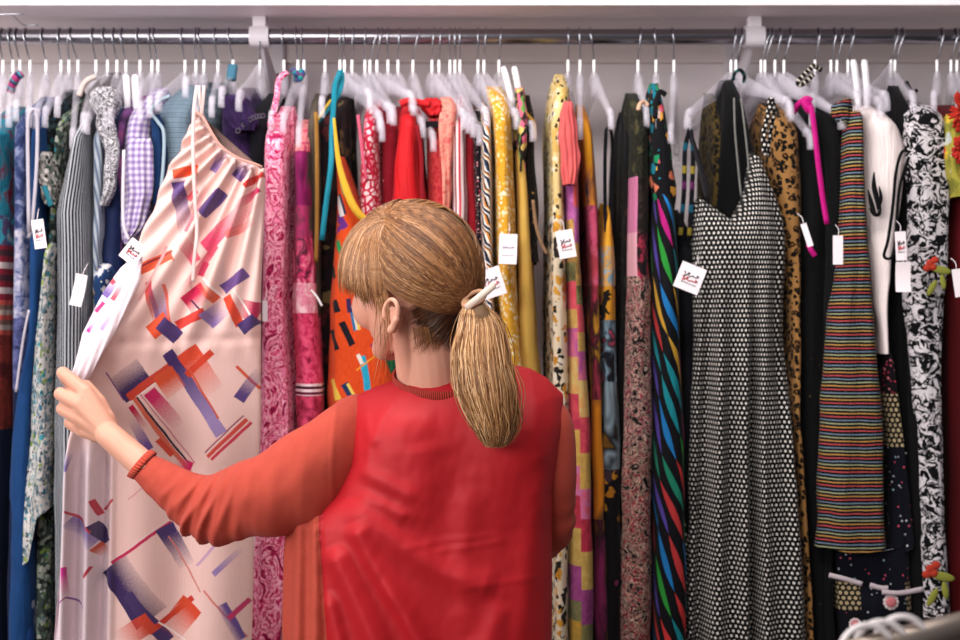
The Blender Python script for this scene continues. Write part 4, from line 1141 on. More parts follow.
# ======================= the pale pink dress the woman holds ===================
PK, RED, ORG, CRM, PUR, LIL, MAG = '#edc6bd', '#c8322c', '#dc5030', '#c8245a', '#43305f', '#9d86b8', '#d83a9a'
psegs = [
 # bodice
 (172, 175, 198, 170, 9, ORG, 0), (171, 180, 198, 175, 2, '#f3e2dc', 0), (177, 181, 186, 236, 11, '#5b3f78', 1), (201, 214, 224, 192, 9, '#5a4078', 0), (186, 232, 206, 186, 4, '#d8707a', 1), (212, 172, 226, 150, 6, '#8a6aa0', 1),
 (258, 196, 204, 248, 11, '#d8466a', -1), (258, 188, 236, 208, 5, CRM, 1), (236, 178, 250, 160, 9, '#6a4a86', 1), (244, 186, 262, 172, 4, RED, 0),
 (182, 238, 196, 262, 9, '#d8506a', -1), (130, 274, 173, 255, 9, '#dc5a3c', 0), (131, 270, 173, 251, 1.6, '#7a2a3c', 0), (132, 279, 174, 260, 1.6, '#f0d0c0', 0),
 (122, 276, 136, 268, 7, RED, 0), (148, 282, 158, 332, 6, '#c8423a', 1), (155, 280, 163, 330, 10, '#6a4a88', -1), (164, 284, 170, 322, 3, '#dc6a5a', 0),
 (186, 306, 206, 290, 15, '#c2204c', 2), (178, 296, 216, 246, 5, '#cf4a64', -1), (196, 280, 216, 300, 7, '#dc5a3c', -1), (190, 300, 212, 318, 2, '#3a2a4a', 0), (140, 300, 166, 246, 3, '#e0a0a0', 0), (203, 278, 222, 298, 2.2, '#f5e6e0', 0), (200, 276, 206, 262, 5, '#c83a5c', 0),
 (150, 333, 168, 318, 12, '#dc5230', 0), (176, 326, 206, 312, 7, '#cc3c34', 0), (160, 322, 178, 338, 11, '#4a356a', 0), (206, 322, 224, 306, 13, '#8a70a8', 1), (222, 290, 246, 272, 8, '#6a4a86', 0),
 (230, 306, 258, 312, 14, '#b42050', -1), (226, 296, 240, 326, 7, '#d2442c', 0), (234, 290, 258, 326, 2, '#f0dcd8', 0), (240, 330, 256, 318, 9, '#4a356a', 0),
 (104, 290, 114, 278, 6, '#c83a6c', 0), (118, 290, 126, 272, 7, '#6a4e96', 1), (226, 236, 254, 220, 6, '#dc6a6a', 1), (188, 200, 196, 190, 5, '#d85a62', 0),
 # skirt
 (117, 391, 146, 371, 26, PUR, -2), (123, 401, 104, 373, 1.6, '#8a5a8c', 0), (128, 398, 170, 366, 7, '#cf4634', 0), (129, 403, 171, 371, 1.4, '#f4e6e0', 0), (167, 352, 222, 434, 11, '#9c86b6', 0), (167, 352, 210, 416, 11, '#46316a', 1),
 (160, 388, 178, 376, 22, '#d6522e', 2), (186, 350, 214, 392, 20, '#d84a2e', 1), (186, 376, 212, 352, 6, '#d0432c', 0), (189, 370, 219, 418, 2, '#d0563e', 0), (150, 391, 178, 426, 12, '#c4245e', 1), (137, 397, 190, 468, 2.2, '#2e2436', 0),
 (134, 398, 186, 470, 4, '#d86a54', 0), (141, 394, 194, 464, 1.5, '#c8808a', 0), (130, 406, 147, 428, 5, '#c4204c', 1), (131, 418, 150, 450, 9, '#6a5092', -1), (158, 440, 172, 455, 5, '#d24a36', 0),
 (208, 457, 246, 420, 3.5, '#d04c44', 0), (212, 460, 250, 423, 3, '#cc3a50', 0), (205, 453, 243, 416, 1.4, '#8a3a5c', 0), (172, 462, 190, 470, 12, '#c4205a', -1), (236, 366, 258, 390, 3, '#d2583e', 0), (238, 400, 258, 372, 10, '#59417c', 1),
 (112, 565, 152, 618, 30, '#3d2a5a', -2), (111, 564, 170, 522, 3, '#c42a58', 0), (112, 561, 166, 521, 1, '#efd6d0', 0), (164, 526, 186, 566, 15, '#47336a', 1), (168, 536, 200, 592, 1.6, '#cf7a72', 0),
 (128, 594, 168, 642, 11, '#463263', 0), (150, 632, 192, 598, 5, '#c8382c', 0), (166, 636, 192, 604, 22, '#d4492c', -1), (118, 642, 152, 620, 18, '#cf4630', -1), (158, 622, 184, 642, 1.5, '#f2e2dc', 0),
 (204, 590, 246, 640, 2, '#d67a72', 0), (222, 604, 240, 642, 9, '#6a5090', 2), (228, 618, 248, 602, 5, '#c43a68', 0), (196, 566, 216, 545, 3, '#c8a0bc', 0), (214, 574, 240, 550, 5, '#9a80b4', 1),
 (70, 520, 94, 544, 12, '#9d8cc0', 2), (92, 500, 98, 516, 4, '#c8324c', 0), (92, 524, 104, 544, 9, '#4a3568', 0), (94, 546, 102, 556, 8, '#d05238', 1), (68, 510, 92, 532, 2.2, '#c84a5c', 0), (83, 578, 92, 566, 3, '#c43a50', 0),
 (64, 470, 70, 452, 8, '#8d7cbc', 1), (66, 566, 68, 594, 5, MAG, 1), (58, 606, 68, 596, 1.3, '#b05aa0', 0), (68, 596, 84, 608, 1.5, '#7a4a96', 0), (100, 512, 112, 500, 2.5, '#c84a5c', 0), (128, 500, 150, 482, 1.6, '#dba0a0', 0)]
def pinkbase(m):
    t = m.noise(m.uv, 1.6, 2.0)
    c = m.mix(t, '#efcfc8', '#e9bdb4')
    return m.mix(((1.16 - m.u) * 6.0).clamp() * ((m.v - 4.2) * 2.5).clamp(), c, '#eedbe2')
psegs = [(a, b, c, d_, w_ * ((1.35 if b < 342 else 1.15) if w_ > 3 else 1), e_, f_) for a, b, c, d_, w_, e_, f_ in psegs]
m_pink = cloth('pale_pink_print', print_segments(pinkbase, psegs), 0.6, 0.15, weave=300, bstr=0.12, crease=0.6, tone=0.85)

def psh(s, y):
    a = -0.20 * math.exp(-((y - 385) / 130.0) ** 2) if y < 385 else -0.20 + 0.08 * min(1.0, (y - 385) / 255.0)
    return a * max(0.0, 1 - s) ** 1.4
def pridge(x, y):
    r = 0.0
    if y < 350:
        phi = math.atan2(y - 92, 276 - x)
        dist = math.hypot(y - 92, 276 - x)
        fade = min(1, max(0, (dist - 25) / 50)) * min(1, max(0, (350 - y) / 30))
        r += (0.0075 * math.sin(phi * 55 + 0.010 * dist) + 0.0065 * math.sin(phi * 31 + 1.3)) * fade
    r += 0.0022 * math.sin(x * 0.31 + math.sin(y * 0.05) + 0.8 * math.sin(x * 0.071)) * math.exp(-((y - 338 - (258 - x) * 0.04) / 14) ** 2)
    r -= 0.0035 * math.exp(-((y - 338 - (258 - x) * 0.04) / 4.0) ** 2)
    if y > 340:
        k = min(1, (y - 340) / 120)
        r += 0.010 * k * math.sin(x * 0.085 + 0.8 + y * 0.002)
        if y > 425 and x < 115:
            r += 0.018 * min(1, (y - 425) / 40) * math.sin((x - 62 + (y - 450) * 0.02) * 0.27) * min(1, (115 - x) / 12)
        r += 0.004 * math.sin((x - y * 0.5) * 0.09) * math.exp(-((y - 375) / 25) ** 2)
    return r
r = root_for('halter_dress', 'pale pink halter dress with purple, red and orange brushstroke print, held out by the woman', D, 160, 2.44)
pe = [(108, 193, 262), (125, 187, 262), (140, 180, 262), (155, 173, 262), (165, 167, 262), (190, 156, 262), (215, 147, 261), (240, 137, 260), (262, 127, 259), (290, 115, 258), (320, 103, 258), (345, 92, 258),
      (365, 80, 258), (385, 72, 258), (410, 72, 258), (440, 66, 257), (470, 62, 255), (500, 59, 253), (540, 56, 251), (600, 52, 250), (645, 48, 249)]
W('skirt_and_bodice', '', None, pe, 2.44, m_pink, 0.06, parent=r, uvmode='px', rise=0, p=0.7, nf=3, amp=0.002, wob=0, rows=150, cols=260, close=10,
  top=[(0, 108), (0.03, 108), (0.19, 119), (0.36, 134), (0.53, 148), (0.74, 158), (0.93, 164), (1, 167)], yshift=psh, ridges=pridge)
# turned-back edge gathered up into the fist
def px_of(v):
    return (480 + v[0] * FPX / v[1]) / 100, (320 - (v[2] - CAMZ) * FPX / v[1]) / 100
m_line = cloth('pale_pink_reverse', print_segments(lambda m: m.mix(m.noise(m.uv, 3, 2.0), '#f3e3e8', '#e9d3dd'),
    [(104, 296, 116, 280, 8, '#7a62a4', 1), (96, 312, 104, 302, 4, '#d0387a', 0), (108, 276, 114, 284, 5, '#d04a5c', 0), (101, 330, 112, 312, 4, '#b9a4d0', 1), (88, 332, 94, 322, 4, MAG, 1), (112, 300, 122, 284, 5, '#d05a6c', 1)]), 0.6, 0.15, weave=300, bstr=0.12, crease=0.6, tone=0.82)
g = Geo()
mid = [(140, 252), (128, 278), (110, 310), (96, 338), (86, 362), (77, 386), (74, 400)]
wid = [3, 13, 15, 14, 11, 7, 5]
pts, sc = [], []
for k in range(25):
    f = k / 24 * 6
    i = min(int(f), 5); t = f - i
    x = mid[i][0] * (1 - t) + mid[i + 1][0] * t; y = mid[i][1] * (1 - t) + mid[i + 1][1] * t
    w = wid[i] * (1 - t) + wid[i + 1] * t
    Y = 2.44 + psh(0.02, y) - 0.012
    pts.append(P(x, y, Y)); sc.append((w * Y / FPX, 0.007 + 0.005 * min(1, w / 12)))
sec = [(math.cos(a), math.sin(a)) for a in [2 * PI * j / 28 for j in range(28)]]
g.sweep(pts, sec, (0, 1, 0), sc)
g.V = [(v[0], v[1] - 0.0035 * math.sin(px_of(v)[0] * 100 * 0.9 + px_of(v)[1] * 100 * 0.35), v[2]) for v in g.V]
g.U = [px_of(v) for v in g.V]
g.build('turned_edge', m_line, r)
m_tie = cloth('pink_tie', softblotch(['#f2dcd8', '#ecc8c4', '#d8909a'], 20, 2, 0.3, (0.4, 0.9)))
strap(r, 'long_tie', [(197, 86, 2.44), (194, 110, 2.425), (193, 150, 2.415), (195, 200, 2.405), (197, 232, 2.40), (194, 262, 2.395), (193, 282, 2.395)], 3.4, m_tie, 2.41, 0.003, 36)
strap(r, 'neck_tie', [(204, 86, 2.46), (203, 100, 2.45), (201, 115, 2.445), (197, 124, 2.45)], 3.2, m_tie, 2.44, 0.003)
strap(r, 'neck_tie', [(199, 86, 2.47), (200, 100, 2.455), (202, 112, 2.45), (205, 122, 2.45)], 2.6, m_tie, 2.44, 0.003)
strap(r, 'neckline_binding', [(196, 112, 2.45), (204, 119, 2.435), (212, 133, 2.432), (222, 147, 2.432), (238, 158, 2.432), (255, 164, 2.434), (262, 167, 2.44)], 2.4, cloth('salmon_binding', solid('#e6a99c')), 2.435, 0.004, 30)

# ======================= price tags ============================================
m_card = Mat('white_card'); m_card = m_card.finish(m_card.mix(m_card.noise(m_card.uv, 20, 2.0), '#f6ebee', '#eadde2'), 0.6)
m_ink = cloth('black_ink', solid('#2a2028')); m_redink = cloth('red_ink', solid('#d2404c')); m_vio = cloth('violet_ink', solid('#7a5a9c'))
def price_tag(cx, cy, w, h, rot, Y, label, marks=2, curl=0.0, string=True):
    c = P(cx, cy, Y); q = Y / FPX
    r = thing('price_tag', c, label, 'price tag', 'white price tags')
    M = Matrix.Rotation(math.radians(-rot), 3, 'Y')
    W2, H2 = w * q / 2, h * q / 2
    g = Geo(); V, F = [], []
    n = 8
    for side in (0.0, 0.0007):
        for i in range(n + 1):
            for j in range(2):
                z = -H2 + 2 * H2 * i / n
                V.append(c + M @ Vector((W2 * (2 * j - 1), side - curl * (z / H2) ** 2, z)))
    o = 2 * (n + 1)
    for i in range(n):
        a = 2 * i
        F += [(a, a + 1, a + 3, a + 2), (o + a + 2, o + a + 3, o + a + 1, o + a), (a, a + 2, o + a + 2, o + a), (a + 3, a + 1, o + a + 1, o + a + 3)]
    F += [(0, o, o + 1, 1), (2 * n + 1, o + 2 * n + 1, o + 2 * n, 2 * n)]
    g.add(V, F)
    g.build('card', m_card, r, False)
    if string:
        g = Geo(); g.tube(smoothpts([c + M @ Vector((0, -0.001, H2 * 0.9)), c + M @ Vector((0.002, 0.004, H2 + 0.012)), c + M @ Vector((0.0, 0.02, H2 + 0.022))], 8), 0.0006, 6)
        g.build('string', m_card, r)
    rng = random.Random(int(cx * 3 + cy))
    if marks:
        specs = [('black_script', m_ink, 0.2, 0.17, 0.0008), ('red_script', m_redink, -0.14, 0.15, 0.0009), ('small_line', m_ink, -0.42, 0.03, 0.0004)]
        if marks == 1:
            specs = [('violet_script', m_vio, 0.10, 0.08, 0.0005), ('small_line', m_vio, -0.42, 0.02, 0.0003)]
        for nm, mt, zc, am, rad in specs:
            g = Geo(); pts = []
            for k in range(26):
                t = k / 25
                x = (-0.5 + t) * W2 * 1.3 + 0.10 * W2 * math.sin(t * 25 + rng.uniform(0, 0.3))
                z = zc * H2 + am * H2 * math.sin(t * 21 + 1 + rng.uniform(-0.4, 0.4)) * (0.7 + 0.5 * math.sin(t * 7))
                pts.append(c + M @ Vector((x, -0.0007 - curl * (z / H2) ** 2, z)))
            g.tube(pts, rad, 5)
            g.build(nm, mt, r)
    return r
price_tag(39, 234, 12, 29, 8, 2.535, 'white price tag with faint script on the royal blue dress', 2)
price_tag(79, 290, 12, 32, -12, 2.53, 'blank side of a white price tag on the pinstripe dress', 0, 0.004)
price_tag(133, 252, 19, 23, -38, 2.34, 'white price tag pinned to the edge of the pale pink dress', 2, string=False)
price_tag(508, 249, 18, 30, -2, 2.53, 'white price tag with violet script on the yellow blossom dress', 1)
price_tag(491, 283, 25, 29, 18, 2.50, 'white price tag showing right behind the woman\'s hair clip', 2)
price_tag(566, 244, 17, 28, 10, 2.53, 'white price tag with red script on the cream floral dress', 2)
price_tag(690, 278, 26, 27, -22, 2.52, 'tilted square white price tag beside the dotted dress', 2)
price_tag(838, 250, 10, 29, 0, 2.53, 'narrow white tag at the left edge of the rainbow striped dress', 0)
price_tag(901, 246, 11, 29, 3, 2.535, 'white price tag with red script above another, beside the white blouse', 2)
price_tag(903, 277, 15, 30, 0, 2.53, 'blank white tag lower right of the white blouse', 0, 0.003)
price_tag(807, 235, 6, 24, 18, 2.55, 'thin edge-on white tag in front of the leopard print', 0)
price_tag(958, 283, 9, 28, 8, 2.53, 'white tag cut by the right edge of the photo', 0)
price_tag(265, 311, 5, 21, 0, 2.535, 'tiny white tag on the hot pink floral dress', 0)
# ======================= the woman =============================================
woman = thing('person', (P(430, 400, 2.08).x, 2.08, 0), 'woman from behind, blond ponytail, red cardigan, left hand gripping the pale pink dress', 'person')
def skin_material():
    m = Mat('skin')
    tc = m.n('ShaderNodeTexCoord'); v = E(m, tc.outputs['Object'])
    c = m.mix(m.noise(v, 22, 3.0), '#dba48c', '#cd8f78')
    c = m.mix((m.noise(v, 7, 2.0) - 0.45).clamp() * 1.2, c, '#c67d6c')
    return m.finish(c, 0.5, 0.05, m.noise(v, 500, 2.0), 0.08, 0.0005, spec=0.35, sss=0.12)
m_skin = skin_material()

HC = P(414, 275, 2.07)
ang, pit = math.radians(51), math.radians(3)
fh = Vector((-math.cos(ang), math.sin(ang), 0))
HL_ = Vector((-math.sin(ang), -math.cos(ang), 0))
HF = fh * math.cos(pit) - Vector((0, 0, math.sin(pit)))
HU = fh * math.sin(pit) + Vector((0, 0, math.cos(pit)))
HR = Matrix((HF, HL_, HU)).transposed()
def hl(a, b, c):
    return HC + HF * a + HL_ * b + HU * c

g = Geo()
def ebal(p, r):
    g.ball(hl(*p), r, 28, HR)
ebal((0, 0, 0), (0.098, 0.076, 0.098))
ebal((0.035, 0, -0.05), (0.060, 0.058, 0.072))
for s in (1, -1):
    g.capsule(hl(-0.008, 0.050 * s, -0.070), hl(0.070, 0.014 * s, -0.112), 0.021, 0.018)
    ebal((0.062, 0.040 * s, -0.046), (0.032, 0.029, 0.036))
    g.capsule(hl(0.086, 0.012 * s, 0.002), hl(0.072, 0.045 * s, 0.000), 0.012, 0.012)
    g.capsule(hl(0.104, 0.0, -0.054), hl(0.098, 0.013 * s, -0.057), 0.009, 0.007)
g.capsule(hl(0.074, 0.008, -0.112), hl(0.074, -0.008, -0.112), 0.019, 0.019)
g.capsule(hl(0.060, 0.0, -0.085), hl(0.080, 0, -0.085), 0.03, 0.022)
g.capsule(hl(0.094, 0, -0.010), hl(0.110, 0, -0.052), 0.008, 0.010)
for zz in (-0.079, -0.089):
    g.capsule(hl(0.097, 0.0, zz), hl(0.090, 0.018, zz), 0.0055, 0.004)
    g.capsule(hl(0.097, 0.0, zz), hl(0.090, -0.018, zz), 0.0055, 0.004)
# ears
for s in (1, -1):
    bl = hl(-0.048, 0.073 * s, -0.068)
    n = (HL_ * s * 0.90 - HF * 0.35).normalized()
    fx = (HF * 0.93 + HL_ * s * 0.36).normalized()
    up = (HU * 0.98 - HF * 0.15).normalized()
    def ep(x, z, o):
        return bl + fx * x + up * z + n * o
    g.capsule(ep(-0.001, 0.006, -0.002), ep(-0.001, -0.006, -0.002), 0.012, 0.010)
    rim = []
    for k in range(15):
        a = math.radians(-20 + 255 * k / 14)
        rim.append(ep(0.0135 * math.cos(a) - 0.001, 0.019 * math.sin(a) + 0.007, 0.011 + 0.004 * math.sin(max(0, a - 1)) ))
    rim.append(ep(-0.004, -0.017, 0.009)); rim.append(ep(0.002, -0.021, 0.007))
    for k in range(len(rim) - 1):
        rr = 0.0036 if k < 13 else 0.0052
        g.capsule(rim[k], rim[k + 1], rr, rr, 10)
    anti = [ep(-0.001 + 0.0075 * math.cos(math.radians(a)), 0.003 + 0.011 * math.sin(math.radians(a)), 0.008) for a in range(60, 270, 30)]
    for k in range(len(anti) - 1):
        g.capsule(anti[k], anti[k + 1], 0.0028, 0.0028, 8)
    g.capsule(ep(0.010, 0.002, 0.006), ep(0.009, -0.006, 0.006), 0.0042, 0.004)
    g.capsule(ep(0.004, -0.016, 0.004), ep(-0.001, -0.019, 0.005), 0.006, 0.006)
# neck
NB = P(433, 392, 2.075)
g.capsule(hl(-0.020, 0, -0.060), NB, 0.050, 0.054, 24)
g.capsule(NB, NB - Vector((0, 0, 0.06)), 0.056, 0.075, 24)
# tendon at the side of the neck
g.capsule(hl(-0.03, 0.055, -0.075), P(414, 388, 2.045), 0.013, 0.012)
# trunk
sl, sr = P(372, 432, 2.085), P(538, 420, 2.09)
pel = P(425, 760, 2.10)
g.capsule(NB - Vector((0, 0, 0.05)), P(430, 480, 2.09), 0.08, 0.10, 24)
g.capsule(sl, sr, 0.040, 0.036, 20)
g.capsule(P(395, 470, 2.09), P(400, 620, 2.09), 0.085, 0.075, 24)
g.capsule(P(480, 470, 2.09), P(470, 620, 2.09), 0.085, 0.075, 24)
g.capsule(P(398, 620, 2.09), P(395, 760, 2.09), 0.080, 0.095, 24)
g.capsule(P(468, 620, 2.09), P(470, 760, 2.09), 0.080, 0.095, 24)
for px in (392, 472):
    hip = P(px, 790, 2.10)
    kn = Vector((hip.x, 2.08, 0.46)); an = Vector((hip.x + (0.01 if px > 430 else -0.01), 2.12, 0.09))
    g.capsule(hip, kn, 0.085, 0.055, 20)
    g.capsule(kn, an, 0.054, 0.037, 20)
    g.capsule(an - Vector((0, 0, 0.03)), an + Vector((-0.06 if px < 430 else -0.03, 0.13, -0.055)), 0.036, 0.026, 16)
# left arm
el, wr = P(214, 507, 2.07), P(109, 435, 2.165)
g.capsule(sl, el, 0.042, 0.034, 20)
el2 = P(158, 478, 2.12)
g.capsule(el, el2, 0.031, 0.0235, 20)
g.capsule(el2, wr, 0.0235, 0.0215, 20)
# left hand closed on the cloth
HY = 2.185
w0 = P(109, 434, HY - 0.012)
MCP = {'i': P(85, 392, HY - 0.008), 'm': P(80, 404, HY - 0.014), 'r': P(79, 417, HY - 0.010), 'p': P(83, 430, HY)}
for k, rr in (('i', 0.0135), ('m', 0.0135), ('r', 0.013), ('p', 0.0125)):
    g.capsule(w0, MCP[k], 0.0195, rr, 16)
g.capsule(MCP['i'], MCP['m'], 0.012, 0.012); g.capsule(MCP['m'], MCP['r'], 0.012, 0.012); g.capsule(MCP['r'], MCP['p'], 0.012, 0.0115)
g.capsule(P(104, 420, HY), P(97, 432, HY), 0.019, 0.018)
PIP = {'i': P(63, 373, HY + 0.004), 'm': P(61, 394, HY + 0.000), 'r': P(63, 409, HY + 0.004), 'p': P(70, 423, HY + 0.010)}
DIP = {'i': P(66, 380, HY + 0.032), 'm': P(66, 396, HY + 0.031), 'r': P(68, 410, HY + 0.033), 'p': P(74, 423, HY + 0.034)}
TIP = {'i': P(77, 392, HY + 0.045), 'm': P(77, 405, HY + 0.045), 'r': P(78, 418, HY + 0.045), 'p': P(81, 430, HY + 0.043)}
for k, (ra, rb, rc, rd) in {'i': (0.0132, 0.0110, 0.0092, 0.0078), 'm': (0.0136, 0.0118, 0.0098, 0.0080), 'r': (0.0132, 0.0114, 0.0095, 0.0077), 'p': (0.0124, 0.0104, 0.0086, 0.0070)}.items():
    g.capsule(MCP[k], PIP[k], ra, rb); g.capsule(PIP[k], DIP[k], rb, rc); g.capsule(DIP[k], TIP[k], rc, rd)
g.capsule(P(107, 424, HY + 0.004), P(98, 402, HY + 0.006), 0.017, 0.0135)     # thumb
g.capsule(P(98, 402, HY + 0.006), P(86, 386, HY + 0.014), 0.0135, 0.0105)
g.capsule(P(86, 386, HY + 0.014), P(79, 396, HY + 0.032), 0.0103, 0.0082)
# right arm, bent forward below the frame of the back
er = P(551, 522, 2.115); wrr = P(530, 556, 2.34)
g.capsule(sr, er, 0.034, 0.027, 20)
g.capsule(er, er * 0.5 + wrr * 0.5, 0.027, 0.025, 20)
g.capsule(er * 0.5 + wrr * 0.5, wrr, 0.025, 0.022, 20)
dr = (wrr - er).normalized(); sx = dr.cross(Vector((0, 0, 1))).normalized(); dn = dr.cross(sx)
for k in range(4):
    off = sx * (0.027 - 0.018 * k)
    a = wrr + dr * (0.082 - 0.006 * abs(k - 1)) + off
    g.capsule(wrr, a, 0.018, 0.0125)
    L = (0.036, 0.042, 0.038, 0.029)[k]
    b = a + dr * L + dn * 0.008; c_ = b + dr * L * 0.5 + dn * 0.022; d_ = c_ + dn * 0.020 + dr * 0.004
    g.capsule(a, b, 0.011, 0.0095); g.capsule(b, c_, 0.0095, 0.0085); g.capsule(c_, d_, 0.0085, 0.0075)
ta = wrr + dr * 0.03 - sx * 0.03
g.capsule(wrr, ta, 0.017, 0.013); g.capsule(ta, ta + dr * 0.035 - sx * 0.015 + dn * 0.012, 0.0125, 0.0105); g.capsule(ta + dr * 0.035 - sx * 0.015 + dn * 0.012, ta + dr * 0.06 - sx * 0.008 + dn * 0.02, 0.0105, 0.0085)

raw = g.build('body_raw', m_skin)
raw_loc = raw.location.copy()
md = raw.modifiers.new('r', 'REMESH'); md.mode = 'VOXEL'; md.voxel_size = 0.0022
md = raw.modifiers.new('s', 'SMOOTH'); md.factor = 0.5; md.iterations = 2
dg = bpy.context.evaluated_depsgraph_get()
dg.update()
me = bpy.data.meshes.new_from_object(raw.evaluated_get(dg))
me.transform(Matrix.Translation(raw_loc))
me.polygons.foreach_set('use_smooth', [True] * len(me.polygons))
me.materials.clear(); me.materials.append(m_skin)
body = link(bpy.data.objects.new('body', me))
body.parent = woman
body.matrix_parent_inverse = Matrix.Translation(-woman.location)
bpy.data.objects.remove(raw)

# eyes
m_eye = Mat('eye_white').finish(H('#efe9e4'), 0.2); m_iris = Mat('eye_iris').finish(H('#4a6a7a'), 0.15); m_lip = Mat('lip').finish(H('#c0645e'), 0.45)
for s in (1, -1):
    g = Geo(); g.ball(hl(0.082, 0.031 * s, -0.020), 0.0125, 16)
    e = g.build('eye', m_eye, woman)
    g = Geo(); g.ball(hl(0.0915, 0.031 * s, -0.021), (0.0045, 0.006, 0.006), 12, HR)
    g.build('iris', m_iris, e)

# ---- hair ---------------------------------------------------------------------
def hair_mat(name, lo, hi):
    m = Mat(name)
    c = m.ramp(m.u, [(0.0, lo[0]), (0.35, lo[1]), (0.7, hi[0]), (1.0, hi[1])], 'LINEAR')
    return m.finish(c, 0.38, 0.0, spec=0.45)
m_hair = hair_mat('blond_hair', ('#42291a', '#70472b'), ('#9c6a40', '#cfa075'))
m_hbase = Mat('hair_roots').finish(H('#5f4226'), 0.6)
AX = Vector((0.123, 0.101, 0.116))
def on(d, k=1.0):
    d = d.normalized() * k
    return hl(d.x * AX.x, d.y * AX.y, d.z * AX.z)
def idir(px, py):
    """direction (in head axes) of the hair surface seen at a pixel"""
    o = Vector((0, 0, CAMZ)) - HC
    r = (P(px, py, 2.0) - Vector((0, 0, CAMZ))).normalized()
    sc = lambda v: Vector((v.dot(HF) / AX.x, v.dot(HL_) / AX.y, v.dot(HU) / AX.z))
    o, r = sc(o), sc(r)
    a, b, c = r.dot(r), o.dot(r), o.dot(o) - 1
    D_ = b * b - a * c
    t = (-b - math.sqrt(D_)) / a if D_ > 0 else -b / a
    return (o + r * t).normalized()
rng = random.Random(11)
hair = Geo()
def strand(pts, rad, col):
    n = len(pts)
    hair.tube(pts, rad, 3, [0.9] + [1.0] * (n - 4) + [0.8, 0.55, 0.2], (0.3, 1, 0.2), col, False)
def arc(Sd, Md, Ed, lift=(1.0, 1.02, 1.0), n=13):
    out = []
    Mc = Md * 2 - (Sd + Ed) * 0.5
    for i in range(n):
        t = i / (n - 1)
        d = (Sd * (1 - t) ** 2 + Mc * 2 * t * (1 - t) + Ed * t * t)
        k = lift[0] * (1 - t) ** 2 + lift[1] * 2 * t * (1 - t) + lift[2] * t * t
        out.append(on(d, k))
    return out
def jit(d, s):
    return (d + Vector((rng.gauss(0, s), rng.gauss(0, s), rng.gauss(0, s)))).normalized()
Sa, Sb = idir(386, 222), idir(370, 212)
def Sp():
    return (Sa + (Sb - Sa) * rng.random()).normalized()
PT = idir(473, 299)
Ms = [(386, 284), (390, 276), (396, 266), (406, 258), (422, 243), (440, 231), (458, 232), (476, 252)]
def mpt(k):
    f = k * (len(Ms) - 1); i = min(int(f), len(Ms) - 2); t = f - i
    return idir(Ms[i][0] * (1 - t) + Ms[i + 1][0] * t, Ms[i][1] * (1 - t) + Ms[i + 1][1] * t)
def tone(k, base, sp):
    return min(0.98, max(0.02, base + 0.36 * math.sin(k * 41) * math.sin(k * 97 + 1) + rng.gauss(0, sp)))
for i in range(3800):
    k = rng.random()
    lf = rng.uniform(0.985, 1.035)
    strand(arc(jit(Sp(), 0.03), jit(mpt(k), 0.02), jit(PT, 0.07), (1.0, lf + 0.012, 0.99)), rng.uniform(0.0005, 0.0008), tone(k, 0.50 - 0.10 * k, 0.10))
for i in range(900):                                          # far side of the head
    k = rng.random()
    Md = Vector((-0.35 + 0.9 * (1 - k) * 0.3, -0.25 - 0.75 * k, 0.95 - 0.95 * k)).normalized()
    strand(arc(jit(Sp(), 0.04), jit(Md, 0.04), jit(PT, 0.08), (1.0, rng.uniform(1.0, 1.04), 0.99)), 0.0009, tone(k, 0.45, 0.13))
for i in range(900):                                          # fringe, left and round the front
    k = rng.random()
    if k < 0.6:
        e = idir(337 + 32 * k / 0.6 + rng.gauss(0, 1.5), 280 + 17 * k / 0.6 + rng.gauss(0, 4))
        md = idir(352 + 16 * k / 0.6, 236 + 10 * k / 0.6)
        lf = (1.0, 1.13 - 0.08 * k / 0.6, 1.09 - 0.07 * k / 0.6)
    else:
        q = (k - 0.6) / 0.4
        e = Vector((0.98 - 0.5 * q * q, 0.25 - 1.1 * q, -0.05 - 0.1 * q)).normalized()
        md = Vector((0.75 - 0.3 * q, 0.25 - 0.9 * q, 0.68)).normalized()
        lf = (1.0, 1.14, 1.08)
    strand(arc(jit(Sp(), 0.035), jit(md, 0.03), jit(e, 0.02), lf), rng.uniform(0.0007, 0.0011), tone(k, 0.60, 0.14))
for i in range(420):                                          # temple hair in front of the ear
    k = rng.random()
    e = idir(362 + 22 * k, 296 + 5 * k + rng.gauss(0, 5))
    strand(arc(jit(Sp(), 0.035), idir(362 + 18 * k, 256 + 4 * k), jit(e, 0.03), (1.0, 1.05, 1.0)), 0.0008, tone(k, 0.55, 0.15))
from mathutils.bvhtree import BVHTree
bvh = BVHTree.FromPolygons([v.co for v in me.vertices], [tuple(p.vertices) for p in me.polygons])
EYE = Vector((0, 0, CAMZ))
def skin_at(px, py):
    d = (P(px, py, 2.0) - EYE).normalized()
    h = bvh.ray_cast(EYE, d)
    return h[0] if h[0] is not None else P(px, py, 2.05)
tie_at = on(PT, 0.985)
